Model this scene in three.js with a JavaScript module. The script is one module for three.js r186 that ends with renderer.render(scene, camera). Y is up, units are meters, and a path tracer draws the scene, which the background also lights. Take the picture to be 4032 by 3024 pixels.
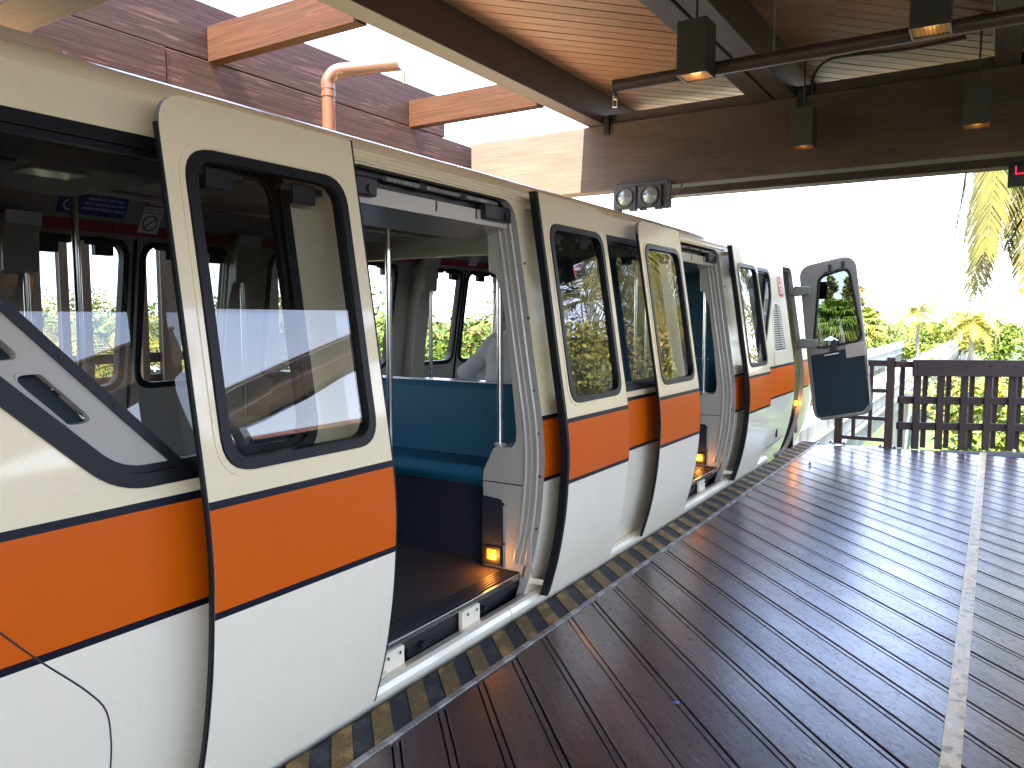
import * as THREE from 'three';
import { RoundedBoxGeometry } from 'three/addons/geometries/RoundedBoxGeometry.js';
import { mergeGeometries } from 'three/addons/utils/BufferGeometryUtils.js';
import { MarchingCubes } from 'three/addons/objects/MarchingCubes.js';

// ---------------------------------------------------------------- camera, sky, sun, exposure
const scene = new THREE.Scene();
const camera = new THREE.PerspectiveCamera(52.97, 4 / 3, 0.05, 3000);
camera.rotation.order = 'YXZ';
camera.position.set(0, 1.6, 0);
camera.rotation.set(-4.892 * Math.PI / 180, 32.118 * Math.PI / 180, 0);
const renderer = new THREE.WebGLRenderer({ antialias: true });
renderer.toneMapping = THREE.LinearToneMapping;
renderer.toneMappingExposure = 10.2;
renderer.shadowMap.enabled = true;

const sunDir = new THREE.Vector3(0.05, 0.84, 0.54).normalize();
{ // hazy, pale daylight sky: white towards the horizon, light blue overhead, brighter round the sun
  const w = 512, h = 256, d = new Float32Array(w * h * 4);
  for (let j = 0; j < h; j++) for (let i = 0; i < w; i++) {
    const el = ((j + 0.5) / h - 0.5) * Math.PI, az = ((i + 0.5) / w - 0.5) * 2 * Math.PI, y = Math.sin(el), c = Math.cos(el);
    const dir = new THREE.Vector3(Math.cos(az) * c, y, Math.sin(az) * c), t = Math.pow(1 - Math.max(0, y), 5.2), g = Math.max(0, dir.dot(sunDir)), glow = 0.5 * Math.pow(g, 6) + 1.2 * Math.pow(g, 60), k = (j * w + i) * 4;
    const z = [0.31, 0.46, 0.79], o = [1.12, 1.16, 1.25], q = [1, 0.95, 0.86];
    for (let n = 0; n < 3; n++) d[k + n] = z[n] + (o[n] - z[n]) * t + glow * q[n];
    d[k + 3] = 1;
  }
  const t = new THREE.DataTexture(d, w, h, THREE.RGBAFormat, THREE.FloatType); t.mapping = THREE.EquirectangularReflectionMapping; t.magFilter = THREE.LinearFilter; t.needsUpdate = true;
  scene.background = t; scene.environment = t;
}
const sun = new THREE.DirectionalLight(new THREE.Color(1, 0.93, 0.8), 5);
sun.position.copy(sunDir).multiplyScalar(120); sun.castShadow = true;
Object.assign(sun.shadow.camera, { left: -60, right: 60, top: 60, bottom: -60, near: 1, far: 300 });
sun.shadow.mapSize.set(2048, 2048); sun.name = 'sun';
scene.add(sun, sun.target);

// ---------------------------------------------------------------- helpers
const R = Math.PI / 180, V = (x, y, z) => new THREE.Vector3(x, y, z);
function rngOf(seed) { let a = seed >>> 0; return () => { a = (a + 0x6D2B79F5) | 0; let t = Math.imul(a ^ (a >>> 15), 1 | a); t = (t + Math.imul(t ^ (t >>> 7), 61 | t)) ^ t; return ((t ^ (t >>> 14)) >>> 0) / 4294967296; }; }
const rnd = rngOf(77), rr = (a, b, r = rnd) => a + (b - a) * r();
const lin = (r, g, b) => new THREE.Color().setRGB(r, g, b);
// tileable value noise
const HASH = (() => { const r = rngOf(5), h = new Float32Array(65536); for (let i = 0; i < h.length; i++) h[i] = r(); return h; })();
function vn(x, y, px, py) {
  const xi = Math.floor(x), yi = Math.floor(y), fx = x - xi, fy = y - yi, u = fx * fx * (3 - 2 * fx), v = fy * fy * (3 - 2 * fy);
  const h = (i, j) => HASH[((((i % px) + px) % px) * 157 + (((j % py) + py) % py) * 311 + px * 17) & 65535];
  return (h(xi, yi) * (1 - u) + h(xi + 1, yi) * u) * (1 - v) + (h(xi, yi + 1) * (1 - u) + h(xi + 1, yi + 1) * u) * v;
}
function fbm(u, v, fx, fy, oct = 4) { let s = 0, a = 0.5, t = 0; for (let o = 0; o < oct; o++) { s += a * vn(u * fx, v * fy, fx, fy); t += a; fx *= 2; fy *= 2; a *= 0.5; } return s / t; }
const clamp = (x, a = 0, b = 1) => Math.min(b, Math.max(a, x)), sst = (a, b, x) => { x = clamp((x - a) / (b - a)); return x * x * (3 - 2 * x); };
function tex(w, h, metresU, metresV, fn, srgb = true) {
  const d = new Uint8Array(w * h * 4);
  for (let j = 0; j < h; j++) for (let i = 0; i < w; i++) { const c = fn(i / w, j / h), k = (j * w + i) * 4; for (let q = 0; q < 3; q++) d[k + q] = clamp(c[q] ?? c[0]) * 255; d[k + 3] = 255; }
  const t = new THREE.DataTexture(d, w, h); t.wrapS = t.wrapT = THREE.RepeatWrapping; t.magFilter = THREE.LinearFilter; t.minFilter = THREE.LinearMipmapLinearFilter; t.generateMipmaps = true;
  if (srgb) t.colorSpace = THREE.SRGBColorSpace;
  t.repeat.set(1 / metresU, 1 / metresV); t.needsUpdate = true; return t;
}
const grey = (v) => [v, v, v];
// grain runs along u
const grainF = (u, v, k = 1) => { const w = fbm(u, v, 3, 6, 3); return fbm(u, v + w * 0.05, 4, 64 * k, 3); };
const T = {
  grain: tex(512, 512, 1.6, 0.8, (u, v) => { const g = grainF(u, v), b = fbm(u, v, 5, 5, 4); return grey(0.74 + 0.15 * g + 0.12 * (b - 0.5)); }),
  grainBump: tex(512, 512, 1.6, 0.8, (u, v) => grey(0.4 * grainF(u, v) + 0.6 * fbm(u, v, 6, 12, 5)), false),
  weather: tex(512, 512, 1.7, 1.1, (u, v) => { const g = grainF(u, v), m = fbm(u, v, 7, 7, 5), s = sst(0.56, 0.72, fbm(v, u, 60, 5, 3)) * sst(0.5, 0.6, fbm(u, v, 4, 4, 3)); return [0.6 + 0.28 * g + 0.3 * s, 0.58 + 0.3 * g + 0.32 * s + 0.1 * (m - 0.5), 0.56 + 0.3 * g + 0.35 * s]; }),
  deck: tex(1024, 1024, 2.3, 1.3, (u, v) => { const g = grainF(u, v), m = fbm(u, v, 9, 9, 6), p = sst(0.64, 0.72, fbm(u, v, 90, 120, 3)) * sst(0.42, 0.56, fbm(u, v, 7, 5, 4)); const l = 0.66 + 0.22 * g + 0.3 * (m - 0.5) - 0.24 * p; return [l, l * 0.99, l * 0.98]; }),
  deckRough: tex(1024, 1024, 1.9, 1.5, (u, v) => { const m = fbm(u, v, 8, 10, 6), p = sst(0.62, 0.72, fbm(u, v, 90, 120, 3)), w = fbm(v, u, 4, 3, 5); return grey(0.4 + 0.24 * (m - 0.5) + 0.16 * p + 0.26 * (w - 0.5)); }, false),
  deckBump: tex(1024, 1024, 1.9, 1.1, (u, v) => grey(0.25 * grainF(u, v, 1) + 0.5 * fbm(u, v, 9, 12, 5) + 0.1 * fbm(u, v, 60, 90, 2) - 0.3 * sst(0.68, 0.78, fbm(u, v, 40, 60, 2))), false),
  paint: tex(512, 512, 1.7, 1.7, (u, v) => { const m = fbm(u, v, 3, 3, 6), s = sst(0.68, 0.8, fbm(u, v, 90, 90, 2)); const l = 0.97 + 0.05 * (m - 0.5) - 0.012 * s; return [l, l * 0.997, l * 0.985]; }),
  paintRough: tex(512, 512, 1.1, 1.1, (u, v) => grey(0.75 + 0.4 * (fbm(u, v, 6, 6, 5) - 0.5)), false),
  paintBump: tex(256, 256, 0.9, 0.9, (u, v) => grey(fbm(u, v, 5, 5, 3)), false),
  carpet: tex(256, 256, 0.25, 0.25, (u, v) => grey(0.55 + 0.45 * fbm(u, v, 64, 64, 2))),
  concrete: tex(512, 512, 3, 3, (u, v) => { const m = fbm(u, v, 6, 6, 6), s = sst(0.55, 0.75, fbm(u, v, 24, 3, 4)); const l = 0.84 + 0.26 * (m - 0.5) - 0.16 * s; return [l, l * 0.985, l * 0.95]; }),
  grass: tex(512, 512, 9, 9, (u, v) => { const m = fbm(u, v, 5, 5, 4), f = fbm(u, v, 90, 90, 2); const l = 0.55 + 0.5 * (m - 0.5) + 0.5 * (f - 0.5); return [l * (0.95 + 0.3 * (m - 0.5)), l, l * 0.6]; }),
  tape: tex(1024, 128, 3.7, 0.2, (u, v) => { const m = fbm(u, v, 60, 8, 5), w = sst(0.35, 0.7, fbm(u, v, 9, 2, 5)), c = sst(0.6, 0.72, fbm(u, v, 130, 6, 3)); const l = 0.9 + 0.25 * (m - 0.5) - 0.22 * c; return [l, l * (0.96 - 0.06 * w), l * (0.92 - 0.18 * w)]; }),
  grip: tex(512, 512, 0.5, 0.5, (u, v) => { const m = fbm(u, v, 90, 90, 2), w = sst(0.5, 0.68, fbm(u, v, 6, 6, 5)); return grey(0.62 + 0.38 * (m - 0.3) + 0.22 * w); }),
  gripBump: tex(512, 512, 0.3, 0.3, (u, v) => grey(fbm(u, v, 120, 120, 2)), false),
  brush: tex(256, 256, 0.7, 0.15, (u, v) => grey(0.75 + 0.25 * fbm(u, v, 3, 90, 2))),
  knit: tex(128, 128, 0.04, 0.04, (u, v) => grey(0.8 + 0.2 * Math.abs(Math.sin(u * Math.PI * 8)))),
};
const M = {};
const mat = (n, o, P = false) => { const { c, ...q } = o; const m = P ? new THREE.MeshPhysicalMaterial(q) : new THREE.MeshStandardMaterial(q); if (c) m.color = lin(...c); m.name = n; M[n] = m; return m; };
mat('cream', { c: [0.85, 0.68, 0.405], roughness: 0.42, map: T.paint, bumpMap: T.paintBump, bumpScale: 0.0005, clearcoat: 0.75, clearcoatRoughness: 0.06 }, true);  // creamy body paint; the brown ceiling's warm bounce is put into this upper colour
mat('white', { c: [0.87, 0.735, 0.53], roughness: 0.42, map: T.paint, bumpMap: T.paintBump, bumpScale: 0.0005, clearcoat: 0.75, clearcoatRoughness: 0.06 }, true);
mat('orange', { c: [0.62, 0.098, 0.0], roughness: 0.45, specularIntensity: 0.35, map: T.paint, clearcoat: 0.1, clearcoatRoughness: 0.08 }, true);
mat('line', { c: [0.006, 0.005, 0.011], roughness: 0.45, specularIntensity: 0.45 }, true);
mat('rubber', { c: [0.007, 0.006, 0.006], roughness: 0.42, specularIntensity: 0.5, bumpMap: T.paintBump, bumpScale: 0.0006 }, true);
mat('sealEdge', { c: [0.007, 0.007, 0.008], roughness: 0.5, specularIntensity: 0.5 }, true);
mat('liner', { c: [0.36, 0.335, 0.28], roughness: 0.38, map: T.paint });
mat('jamb', { c: [0.46, 0.42, 0.33], roughness: 0.3, map: T.paint, clearcoat: 0.6, clearcoatRoughness: 0.15 }, true);
mat('ventGrey', { c: [0.4, 0.355, 0.28], roughness: 0.55, map: T.paint });
mat('glass', { c: [0.56, 0.585, 0.575], roughness: 0.0, transmission: 1, thickness: 0, ior: 1.57 }, true);
mat('cabGlass', { c: [0.085, 0.115, 0.11], roughness: 0.0, transmission: 1, thickness: 0, ior: 1.5 }, true);
mat('chrome', { c: [0.72, 0.7, 0.66], metalness: 1, roughness: 0.18 });
mat('brushed', { c: [0.78, 0.74, 0.68], metalness: 1, roughness: 0.27, map: T.brush });
mat('black', { c: [0.012, 0.012, 0.013], roughness: 0.45 });
mat('navy', { c: [0.012, 0.016, 0.03], roughness: 0.9, map: T.carpet });
mat('floorCarpet', { c: [0.035, 0.022, 0.016], roughness: 0.85, map: T.carpet });
mat('seatBlue', { c: [0.0, 0.085, 0.14], roughness: 0.55, bumpMap: T.paintBump, bumpScale: 0.0012 });
mat('partition', { c: [0.01, 0.075, 0.11], roughness: 0.6 });
mat('red', { c: [0.35, 0.012, 0.03], roughness: 0.5 });
mat('redLogo', { c: [0.55, 0.06, 0.03], roughness: 0.4 });
mat('teal', { c: [0.016, 0.034, 0.04], roughness: 0.9, map: T.carpet });
mat('doorGrey', { c: [0.2, 0.185, 0.155], roughness: 0.5, map: T.paint });
mat('cabGrey', { c: [0.16, 0.165, 0.16], roughness: 0.6 });
mat('wallBrown', { c: [0.2, 0.11, 0.065], roughness: 0.6, map: T.weather });
mat('dark', { c: [0.02, 0.02, 0.02], roughness: 0.8 });
mat('deck', { c: [0.115, 0.058, 0.048], roughness: 1, map: T.deck, roughnessMap: T.deckRough, bumpMap: T.deckBump, bumpScale: 0.002, clearcoat: 0.55, clearcoatRoughness: 0.24 }, true);
mat('deckB', { c: [0.085, 0.04, 0.033], roughness: 1, map: T.deck, roughnessMap: T.deckRough, bumpMap: T.deckBump, bumpScale: 0.002, clearcoat: 0.55, clearcoatRoughness: 0.24 }, true);
mat('deckC', { c: [0.145, 0.078, 0.064], roughness: 1, map: T.deck, roughnessMap: T.deckRough, bumpMap: T.deckBump, bumpScale: 0.002, clearcoat: 0.55, clearcoatRoughness: 0.24 }, true);
mat('underDeck', { c: [0.02, 0.014, 0.012], roughness: 0.9 });
mat('grip', { c: [0.05, 0.05, 0.052], roughness: 0.85, map: T.grip, bumpMap: T.gripBump, bumpScale: 0.001 });
mat('gripYellow', { c: [0.34, 0.2, 0.055], roughness: 0.8, map: T.grip, bumpMap: T.gripBump, bumpScale: 0.001 });
mat('alu', { c: [0.4, 0.36, 0.31], metalness: 0.1, roughness: 0.55, map: T.grip });
mat('tape', { c: [0.66, 0.52, 0.33], roughness: 0.4, map: T.tape, bumpMap: T.deckBump, bumpScale: 0.003 });
mat('beam', { c: [0.16, 0.108, 0.083], roughness: 0.7, specularIntensity: 0.4, map: T.grain, bumpMap: T.grainBump, bumpScale: 0.003 }, true);
mat('rafter', { c: [0.12, 0.078, 0.066], roughness: 0.55, map: T.grain, bumpMap: T.grainBump, bumpScale: 0.003 });
mat('purlin', { c: [0.075, 0.026, 0.008], roughness: 0.75, specularIntensity: 0.35, map: T.weather, bumpMap: T.grainBump, bumpScale: 0.003 }, true);
mat('oldBeam', { c: [0.1, 0.048, 0.036], roughness: 0.7, specularIntensity: 0.4, map: T.weather, bumpMap: T.grainBump, bumpScale: 0.003 }, true);
mat('plankA', { c: [0.44, 0.2, 0.108], roughness: 0.52, map: T.grain, bumpMap: T.grainBump, bumpScale: 0.0012 });
mat('plankB', { c: [0.4, 0.18, 0.096], roughness: 0.55, map: T.grain, bumpMap: T.grainBump, bumpScale: 0.0012 });
mat('plankC', { c: [0.46, 0.212, 0.116], roughness: 0.5, map: T.grain, bumpMap: T.grainBump, bumpScale: 0.0012 });
mat('roofDeck', { c: [0.05, 0.04, 0.035], roughness: 0.9 });
mat('fence', { c: [0.06, 0.027, 0.015], roughness: 0.75, map: T.grain, bumpMap: T.grainBump, bumpScale: 0.002 });
mat('gate', { c: [0.045, 0.02, 0.015], roughness: 0.4, map: T.paint });
mat('copperPaint', { c: [0.12, 0.05, 0.025], roughness: 0.35, map: T.paint });
mat('pipe', { c: [0.09, 0.055, 0.045], roughness: 0.35, map: T.paint });
mat('brass', { c: [0.6, 0.45, 0.2], metalness: 1, roughness: 0.3 });
mat('lampBox', { c: [0.06, 0.053, 0.048], roughness: 0.45 });
mat('lampGlow', { c: [0.5, 0.3, 0.12], roughness: 0.5, emissive: lin(1, 0.45, 0.12), emissiveIntensity: 0.075 });
mat('lampDim', { c: [0.4, 0.2, 0.1], roughness: 0.4, emissive: lin(1, 0.42, 0.16), emissiveIntensity: 0.022 });
mat('amber', { c: [0.8, 0.3, 0.02], roughness: 0.3, emissive: lin(1, 0.24, 0.01), emissiveIntensity: 0.28 });
mat('led', { c: [0.4, 0.01, 0.01], roughness: 0.4, emissive: lin(1, 0.01, 0.04), emissiveIntensity: 0.5 });
mat('signalGrey', { c: [0.11, 0.105, 0.095], roughness: 0.65, map: T.concrete });
mat('lens', { c: [0.33, 0.32, 0.29], roughness: 0.15, metalness: 0.35 });
mat('concrete', { c: [0.5, 0.48, 0.44], roughness: 0.85, map: T.concrete });
mat('steel', { c: [0.35, 0.35, 0.35], metalness: 0.8, roughness: 0.45 });
mat('grass', { c: [0.13, 0.19, 0.05], roughness: 1, map: T.grass });
mat('path', { c: [0.4, 0.36, 0.3], roughness: 0.9, map: T.concrete });
mat('bark', { c: [0.16, 0.12, 0.09], roughness: 0.95, map: T.grain, bumpMap: T.grainBump, bumpScale: 0.02 });
mat('palmTrunk', { c: [0.24, 0.2, 0.16], roughness: 0.95, map: T.grain, bumpMap: T.grainBump, bumpScale: 0.02 });
mat('leafA', { c: [0.1, 0.14, 0.008], roughness: 0.65, vertexColors: true, side: THREE.DoubleSide });
mat('leafB', { c: [0.17, 0.15, 0.007], roughness: 0.65, vertexColors: true, side: THREE.DoubleSide });
mat('leafC', { c: [0.065, 0.095, 0.01], roughness: 0.7, vertexColors: true, side: THREE.DoubleSide });
mat('leafD', { c: [0.19, 0.12, 0.02], roughness: 0.7, vertexColors: true, side: THREE.DoubleSide });
mat('frond', { c: [0.075, 0.068, 0.005], roughness: 0.85, vertexColors: true, side: THREE.DoubleSide });
mat('fan', { c: [0.15, 0.19, 0.015], roughness: 0.5, vertexColors: true, side: THREE.DoubleSide });
mat('cypress', { c: [0.17, 0.13, 0.02], roughness: 0.75, vertexColors: true, side: THREE.DoubleSide });
mat('hoodie', { c: [0.62, 0.58, 0.53], roughness: 0.9, vertexColors: true });
mat('hair', { c: [0.03, 0.02, 0.014], roughness: 0.6 });
mat('roofTile', { c: [0.3, 0.12, 0.08], roughness: 0.8, map: T.concrete });
mat('barge', { c: [0.48, 0.31, 0.2], roughness: 0.7, map: T.weather, bumpMap: T.grainBump, bumpScale: 0.003 });
mat('charcoal', { c: [0.05, 0.05, 0.055], roughness: 0.7 });
mat('vanWhite', { c: [0.75, 0.75, 0.74], roughness: 0.35 });
mat('tyre', { c: [0.02, 0.02, 0.02], roughness: 0.9 });
mat('post', { c: [0.09, 0.06, 0.05], roughness: 0.6, map: T.grain, bumpMap: T.grainBump, bumpScale: 0.002 });
mat('blueScrap', { c: [0.12, 0.2, 0.5], roughness: 0.4 });

const names = new Map();
function numbered(n) { const k = names.get(n) ?? 0; names.set(n, k + 1); return k ? n + '_' + String(k).padStart(3, '0') : n; }
function mesh(name, geo, m, parent) {
  const g = Array.isArray(geo) ? merge(geo) : geo, o = new THREE.Mesh(g, typeof m === 'string' ? M[m] : m);
  o.castShadow = o.receiveShadow = true; o.name = parent ? name : numbered(name); (parent ?? scene).add(o); return o;
}
function group(name, parent, x = 0, y = 0, z = 0) { const o = new THREE.Group(); o.name = parent ? name : numbered(name); o.position.set(x, y, z); (parent ?? scene).add(o); return o; }
function tag(o, label, category, grp) { o.userData.label = label; o.userData.category = category; if (grp) o.userData.group = grp; return o; }
const struct = (o) => { o.userData.kind = 'structure'; return o; };
function merge(list) {
  const keys = ['position', 'normal', 'uv'], col = list.every((g) => g.attributes.color);
  const l = list.map((g) => { const q = g.index ? g.toNonIndexed() : g; for (const k of Object.keys(q.attributes)) if (!keys.includes(k) && !(k === 'color' && col)) q.deleteAttribute(k); return q; });
  return l.length > 1 ? mergeGeometries(l, false) : l[0];
}
// uv in metres by dominant normal; grain (u) along the given axis
function uvs(g, along = 'x', ou = 0, ov = 0) {
  if (g.index) g = g.toNonIndexed();
  const p = g.attributes.position, n = g.attributes.normal, uv = new Float32Array(p.count * 2);
  for (let i = 0; i < p.count; i++) {
    const P = [p.getX(i), p.getY(i), p.getZ(i)], N = [Math.abs(n.getX(i)), Math.abs(n.getY(i)), Math.abs(n.getZ(i))];
    const a = 'xyz'.indexOf(along), o = [0, 1, 2].filter((k) => k !== a), w = N[a] > 0.7;
    uv[2 * i] = (w ? P[o[0]] : P[a]) + ou; uv[2 * i + 1] = (w ? P[o[1]] : (N[o[0]] > N[o[1]] ? P[o[1]] : P[o[0]])) + ov;
  }
  g.setAttribute('uv', new THREE.BufferAttribute(uv, 2)); return g;
}
// box from corner to corner with a small bevel
function bx(x0, x1, y0, y1, z0, z1, bev = 0.006, along) {
  const w = Math.abs(x1 - x0), h = Math.abs(y1 - y0), d = Math.abs(z1 - z0);
  const g = bev ? new RoundedBoxGeometry(w, h, d, 1, Math.min(bev, w * 0.45, h * 0.45, d * 0.45)) : new THREE.BoxGeometry(w, h, d);
  uvs; const q = uvs(g, along ?? (w >= h && w >= d ? 'x' : h >= d ? 'y' : 'z'), rnd() * 3, rnd() * 3);
  q.translate((x0 + x1) / 2, (y0 + y1) / 2, (z0 + z1) / 2); return q;
}
function cyl(a, b, r, seg = 14, r2 = r) {
  const A = V(...a), B = V(...b), d = B.clone().sub(A), L = d.length();
  const g = new THREE.CylinderGeometry(r2, r, L, seg, 1); const q = uvs(g, 'y', rnd(), rnd());
  q.applyQuaternion(new THREE.Quaternion().setFromUnitVectors(V(0, 1, 0), d.normalize())); q.translate((A.x + B.x) / 2, (A.y + B.y) / 2, (A.z + B.z) / 2); return q;
}
function tube(pts, r, seg = 24, rad = 10) { const g = new THREE.TubeGeometry(new THREE.CatmullRomCurve3(pts.map((p) => V(...p)), false, 'centripetal'), seg, r, rad, false); return g.toNonIndexed(); }
// shape in x,y extruded along z from z0 to z1
function extr(pts, z0, z1, bev = 0.006, holes = []) {
  const s = new THREE.Shape(pts.map((p) => new THREE.Vector2(...p))); for (const h of holes) s.holes.push(new THREE.Path(h.map((p) => new THREE.Vector2(...p))));
  const lo = Math.min(z0, z1), hi = Math.max(z0, z1), g = new THREE.ExtrudeGeometry(s, { depth: hi - lo - 2 * bev, bevelEnabled: bev > 0, bevelSize: bev, bevelThickness: bev, bevelOffset: -bev, bevelSegments: 2, steps: 1 });
  g.translate(0, 0, lo + bev); return uvs(g, 'x');
}
const area = (p) => { let s = 0; for (let i = 0; i < p.length; i++) { const a = p[i], b = p[(i + 1) % p.length]; s += a[0] * b[1] - b[0] * a[1]; } return s / 2; };
const ccw = (p) => (area(p) < 0 ? p.slice().reverse() : p);
function inset(pts, d) { // convex, counter-clockwise; positive goes inwards
  const p = ccw(pts), n = p.length, L = p.map((a, i) => { const b = p[(i + 1) % n], dx = b[0] - a[0], dy = b[1] - a[1], l = Math.hypot(dx, dy); return [a[0] - dy / l * d, a[1] + dx / l * d, dx, dy]; });
  return L.map((b, i) => { const a = L[(i + n - 1) % n], den = a[2] * b[3] - a[3] * b[2], t = ((b[0] - a[0]) * b[3] - (b[1] - a[1]) * b[2]) / den; return [a[0] + a[2] * t, a[1] + a[3] * t]; });
}
function roundP(pts, r, seg = 6) {
  const p = ccw(pts), out = [];
  p.forEach((c, i) => {
    const a = p[(i + p.length - 1) % p.length], b = p[(i + 1) % p.length]; let q = Array.isArray(r) ? r[i] : r;
    const u = [a[0] - c[0], a[1] - c[1]], v = [b[0] - c[0], b[1] - c[1]], lu = Math.hypot(...u), lv = Math.hypot(...v), cos = (u[0] * v[0] + u[1] * v[1]) / lu / lv, th = Math.acos(clamp(cos, -1, 1));
    let t = q / Math.tan(th / 2); t = Math.min(t, lu * 0.49, lv * 0.49); if (q < 0.002) { out.push(c); return; }
    const A = [c[0] + u[0] / lu * t, c[1] + u[1] / lu * t], B = [c[0] + v[0] / lv * t, c[1] + v[1] / lv * t];
    for (let k = 0; k <= seg; k++) { const s = k / seg, w = (1 - s) * (1 - s), x = 2 * s * (1 - s), y = s * s, m = 0.92; const ck = [c[0] * m + (A[0] + B[0]) / 2 * (1 - m), c[1] * m + (A[1] + B[1]) / 2 * (1 - m)]; out.push([A[0] * w + ck[0] * x + B[0] * y, A[1] * w + ck[1] * x + B[1] * y]); }
  }); return out;
}
const rect = (z0, z1, y0, y1) => ccw([[z0, y0], [z1, y0], [z1, y1], [z0, y1]]);
function clipC(poly, clip) { // Sutherland-Hodgman, clip counter-clockwise convex
  let out = poly; const c = ccw(clip);
  for (let i = 0; i < c.length && out.length; i++) {
    const a = c[i], b = c[(i + 1) % c.length], side = (p) => (b[0] - a[0]) * (p[1] - a[1]) - (b[1] - a[1]) * (p[0] - a[0]), inp = out; out = [];
    inp.forEach((p, k) => { const q = inp[(k + 1) % inp.length], sp = side(p), sq = side(q); if (sp >= 0) out.push(p); if (sp * sq < 0) { const t = sp / (sp - sq); out.push([p[0] + (q[0] - p[0]) * t, p[1] + (q[1] - p[1]) * t]); } });
  } return out;
}
class GB { // triangle collector
  constructor() { this.p = []; this.n = []; this.u = []; this.c = null; }
  tri(P, N, U) {
    const [a, b, c] = P, ux = b[0] - a[0], uy = b[1] - a[1], uz = b[2] - a[2], vx = c[0] - a[0], vy = c[1] - a[1], vz = c[2] - a[2];
    const nx = uy * vz - uz * vy, ny = uz * vx - ux * vz, nz = ux * vy - uy * vx, o = nx * N[0][0] + ny * N[0][1] + nz * N[0][2] < 0 ? [0, 2, 1] : [0, 1, 2];
    for (const k of o) { this.p.push(...P[k]); this.n.push(...N[k]); this.u.push(...U[k]); }
  }
  quad(P, N, U) { this.tri([P[0], P[1], P[2]], [N[0], N[1], N[2]], [U[0], U[1], U[2]]); this.tri([P[0], P[2], P[3]], [N[0], N[2], N[3]], [U[0], U[2], U[3]]); }
  flat(P, uvScale = 1) { const a = V(...P[0]), n = V(...P[1]).sub(a).cross(V(...P[2]).sub(a)).normalize().toArray(); const U = P.map((q) => Math.abs(n[1]) > 0.7 ? [q[0], q[2]] : Math.abs(n[0]) > 0.7 ? [q[2], q[1]] : [q[0], q[1]]); if (P.length === 3) this.tri(P, [n, n, n], U); else this.quad(P, [n, n, n, n], U); }
  geo() { const g = new THREE.BufferGeometry(); g.setAttribute('position', new THREE.Float32BufferAttribute(this.p, 3)); g.setAttribute('normal', new THREE.Float32BufferAttribute(this.n, 3)); g.setAttribute('uv', new THREE.Float32BufferAttribute(this.u, 2)); return g; }
}

// ---------------------------------------------------------------- setting: ground
{
  const g = new THREE.PlaneGeometry(2400, 2400, 1, 1); g.rotateX(-Math.PI / 2); const q = uvs(g, 'x'); q.translate(0, -4.4, 0);
  struct(mesh('ground', q, 'grass')).userData.label = 'wide green lawn beyond the station';
  const p = new THREE.PlaneGeometry(9, 300, 1, 1); p.rotateX(-Math.PI / 2); p.rotateY(0.5); const w = uvs(p, 'z'); w.translate(-62, -4.39, -40);
  struct(mesh('path', w, 'path'));
}
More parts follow.
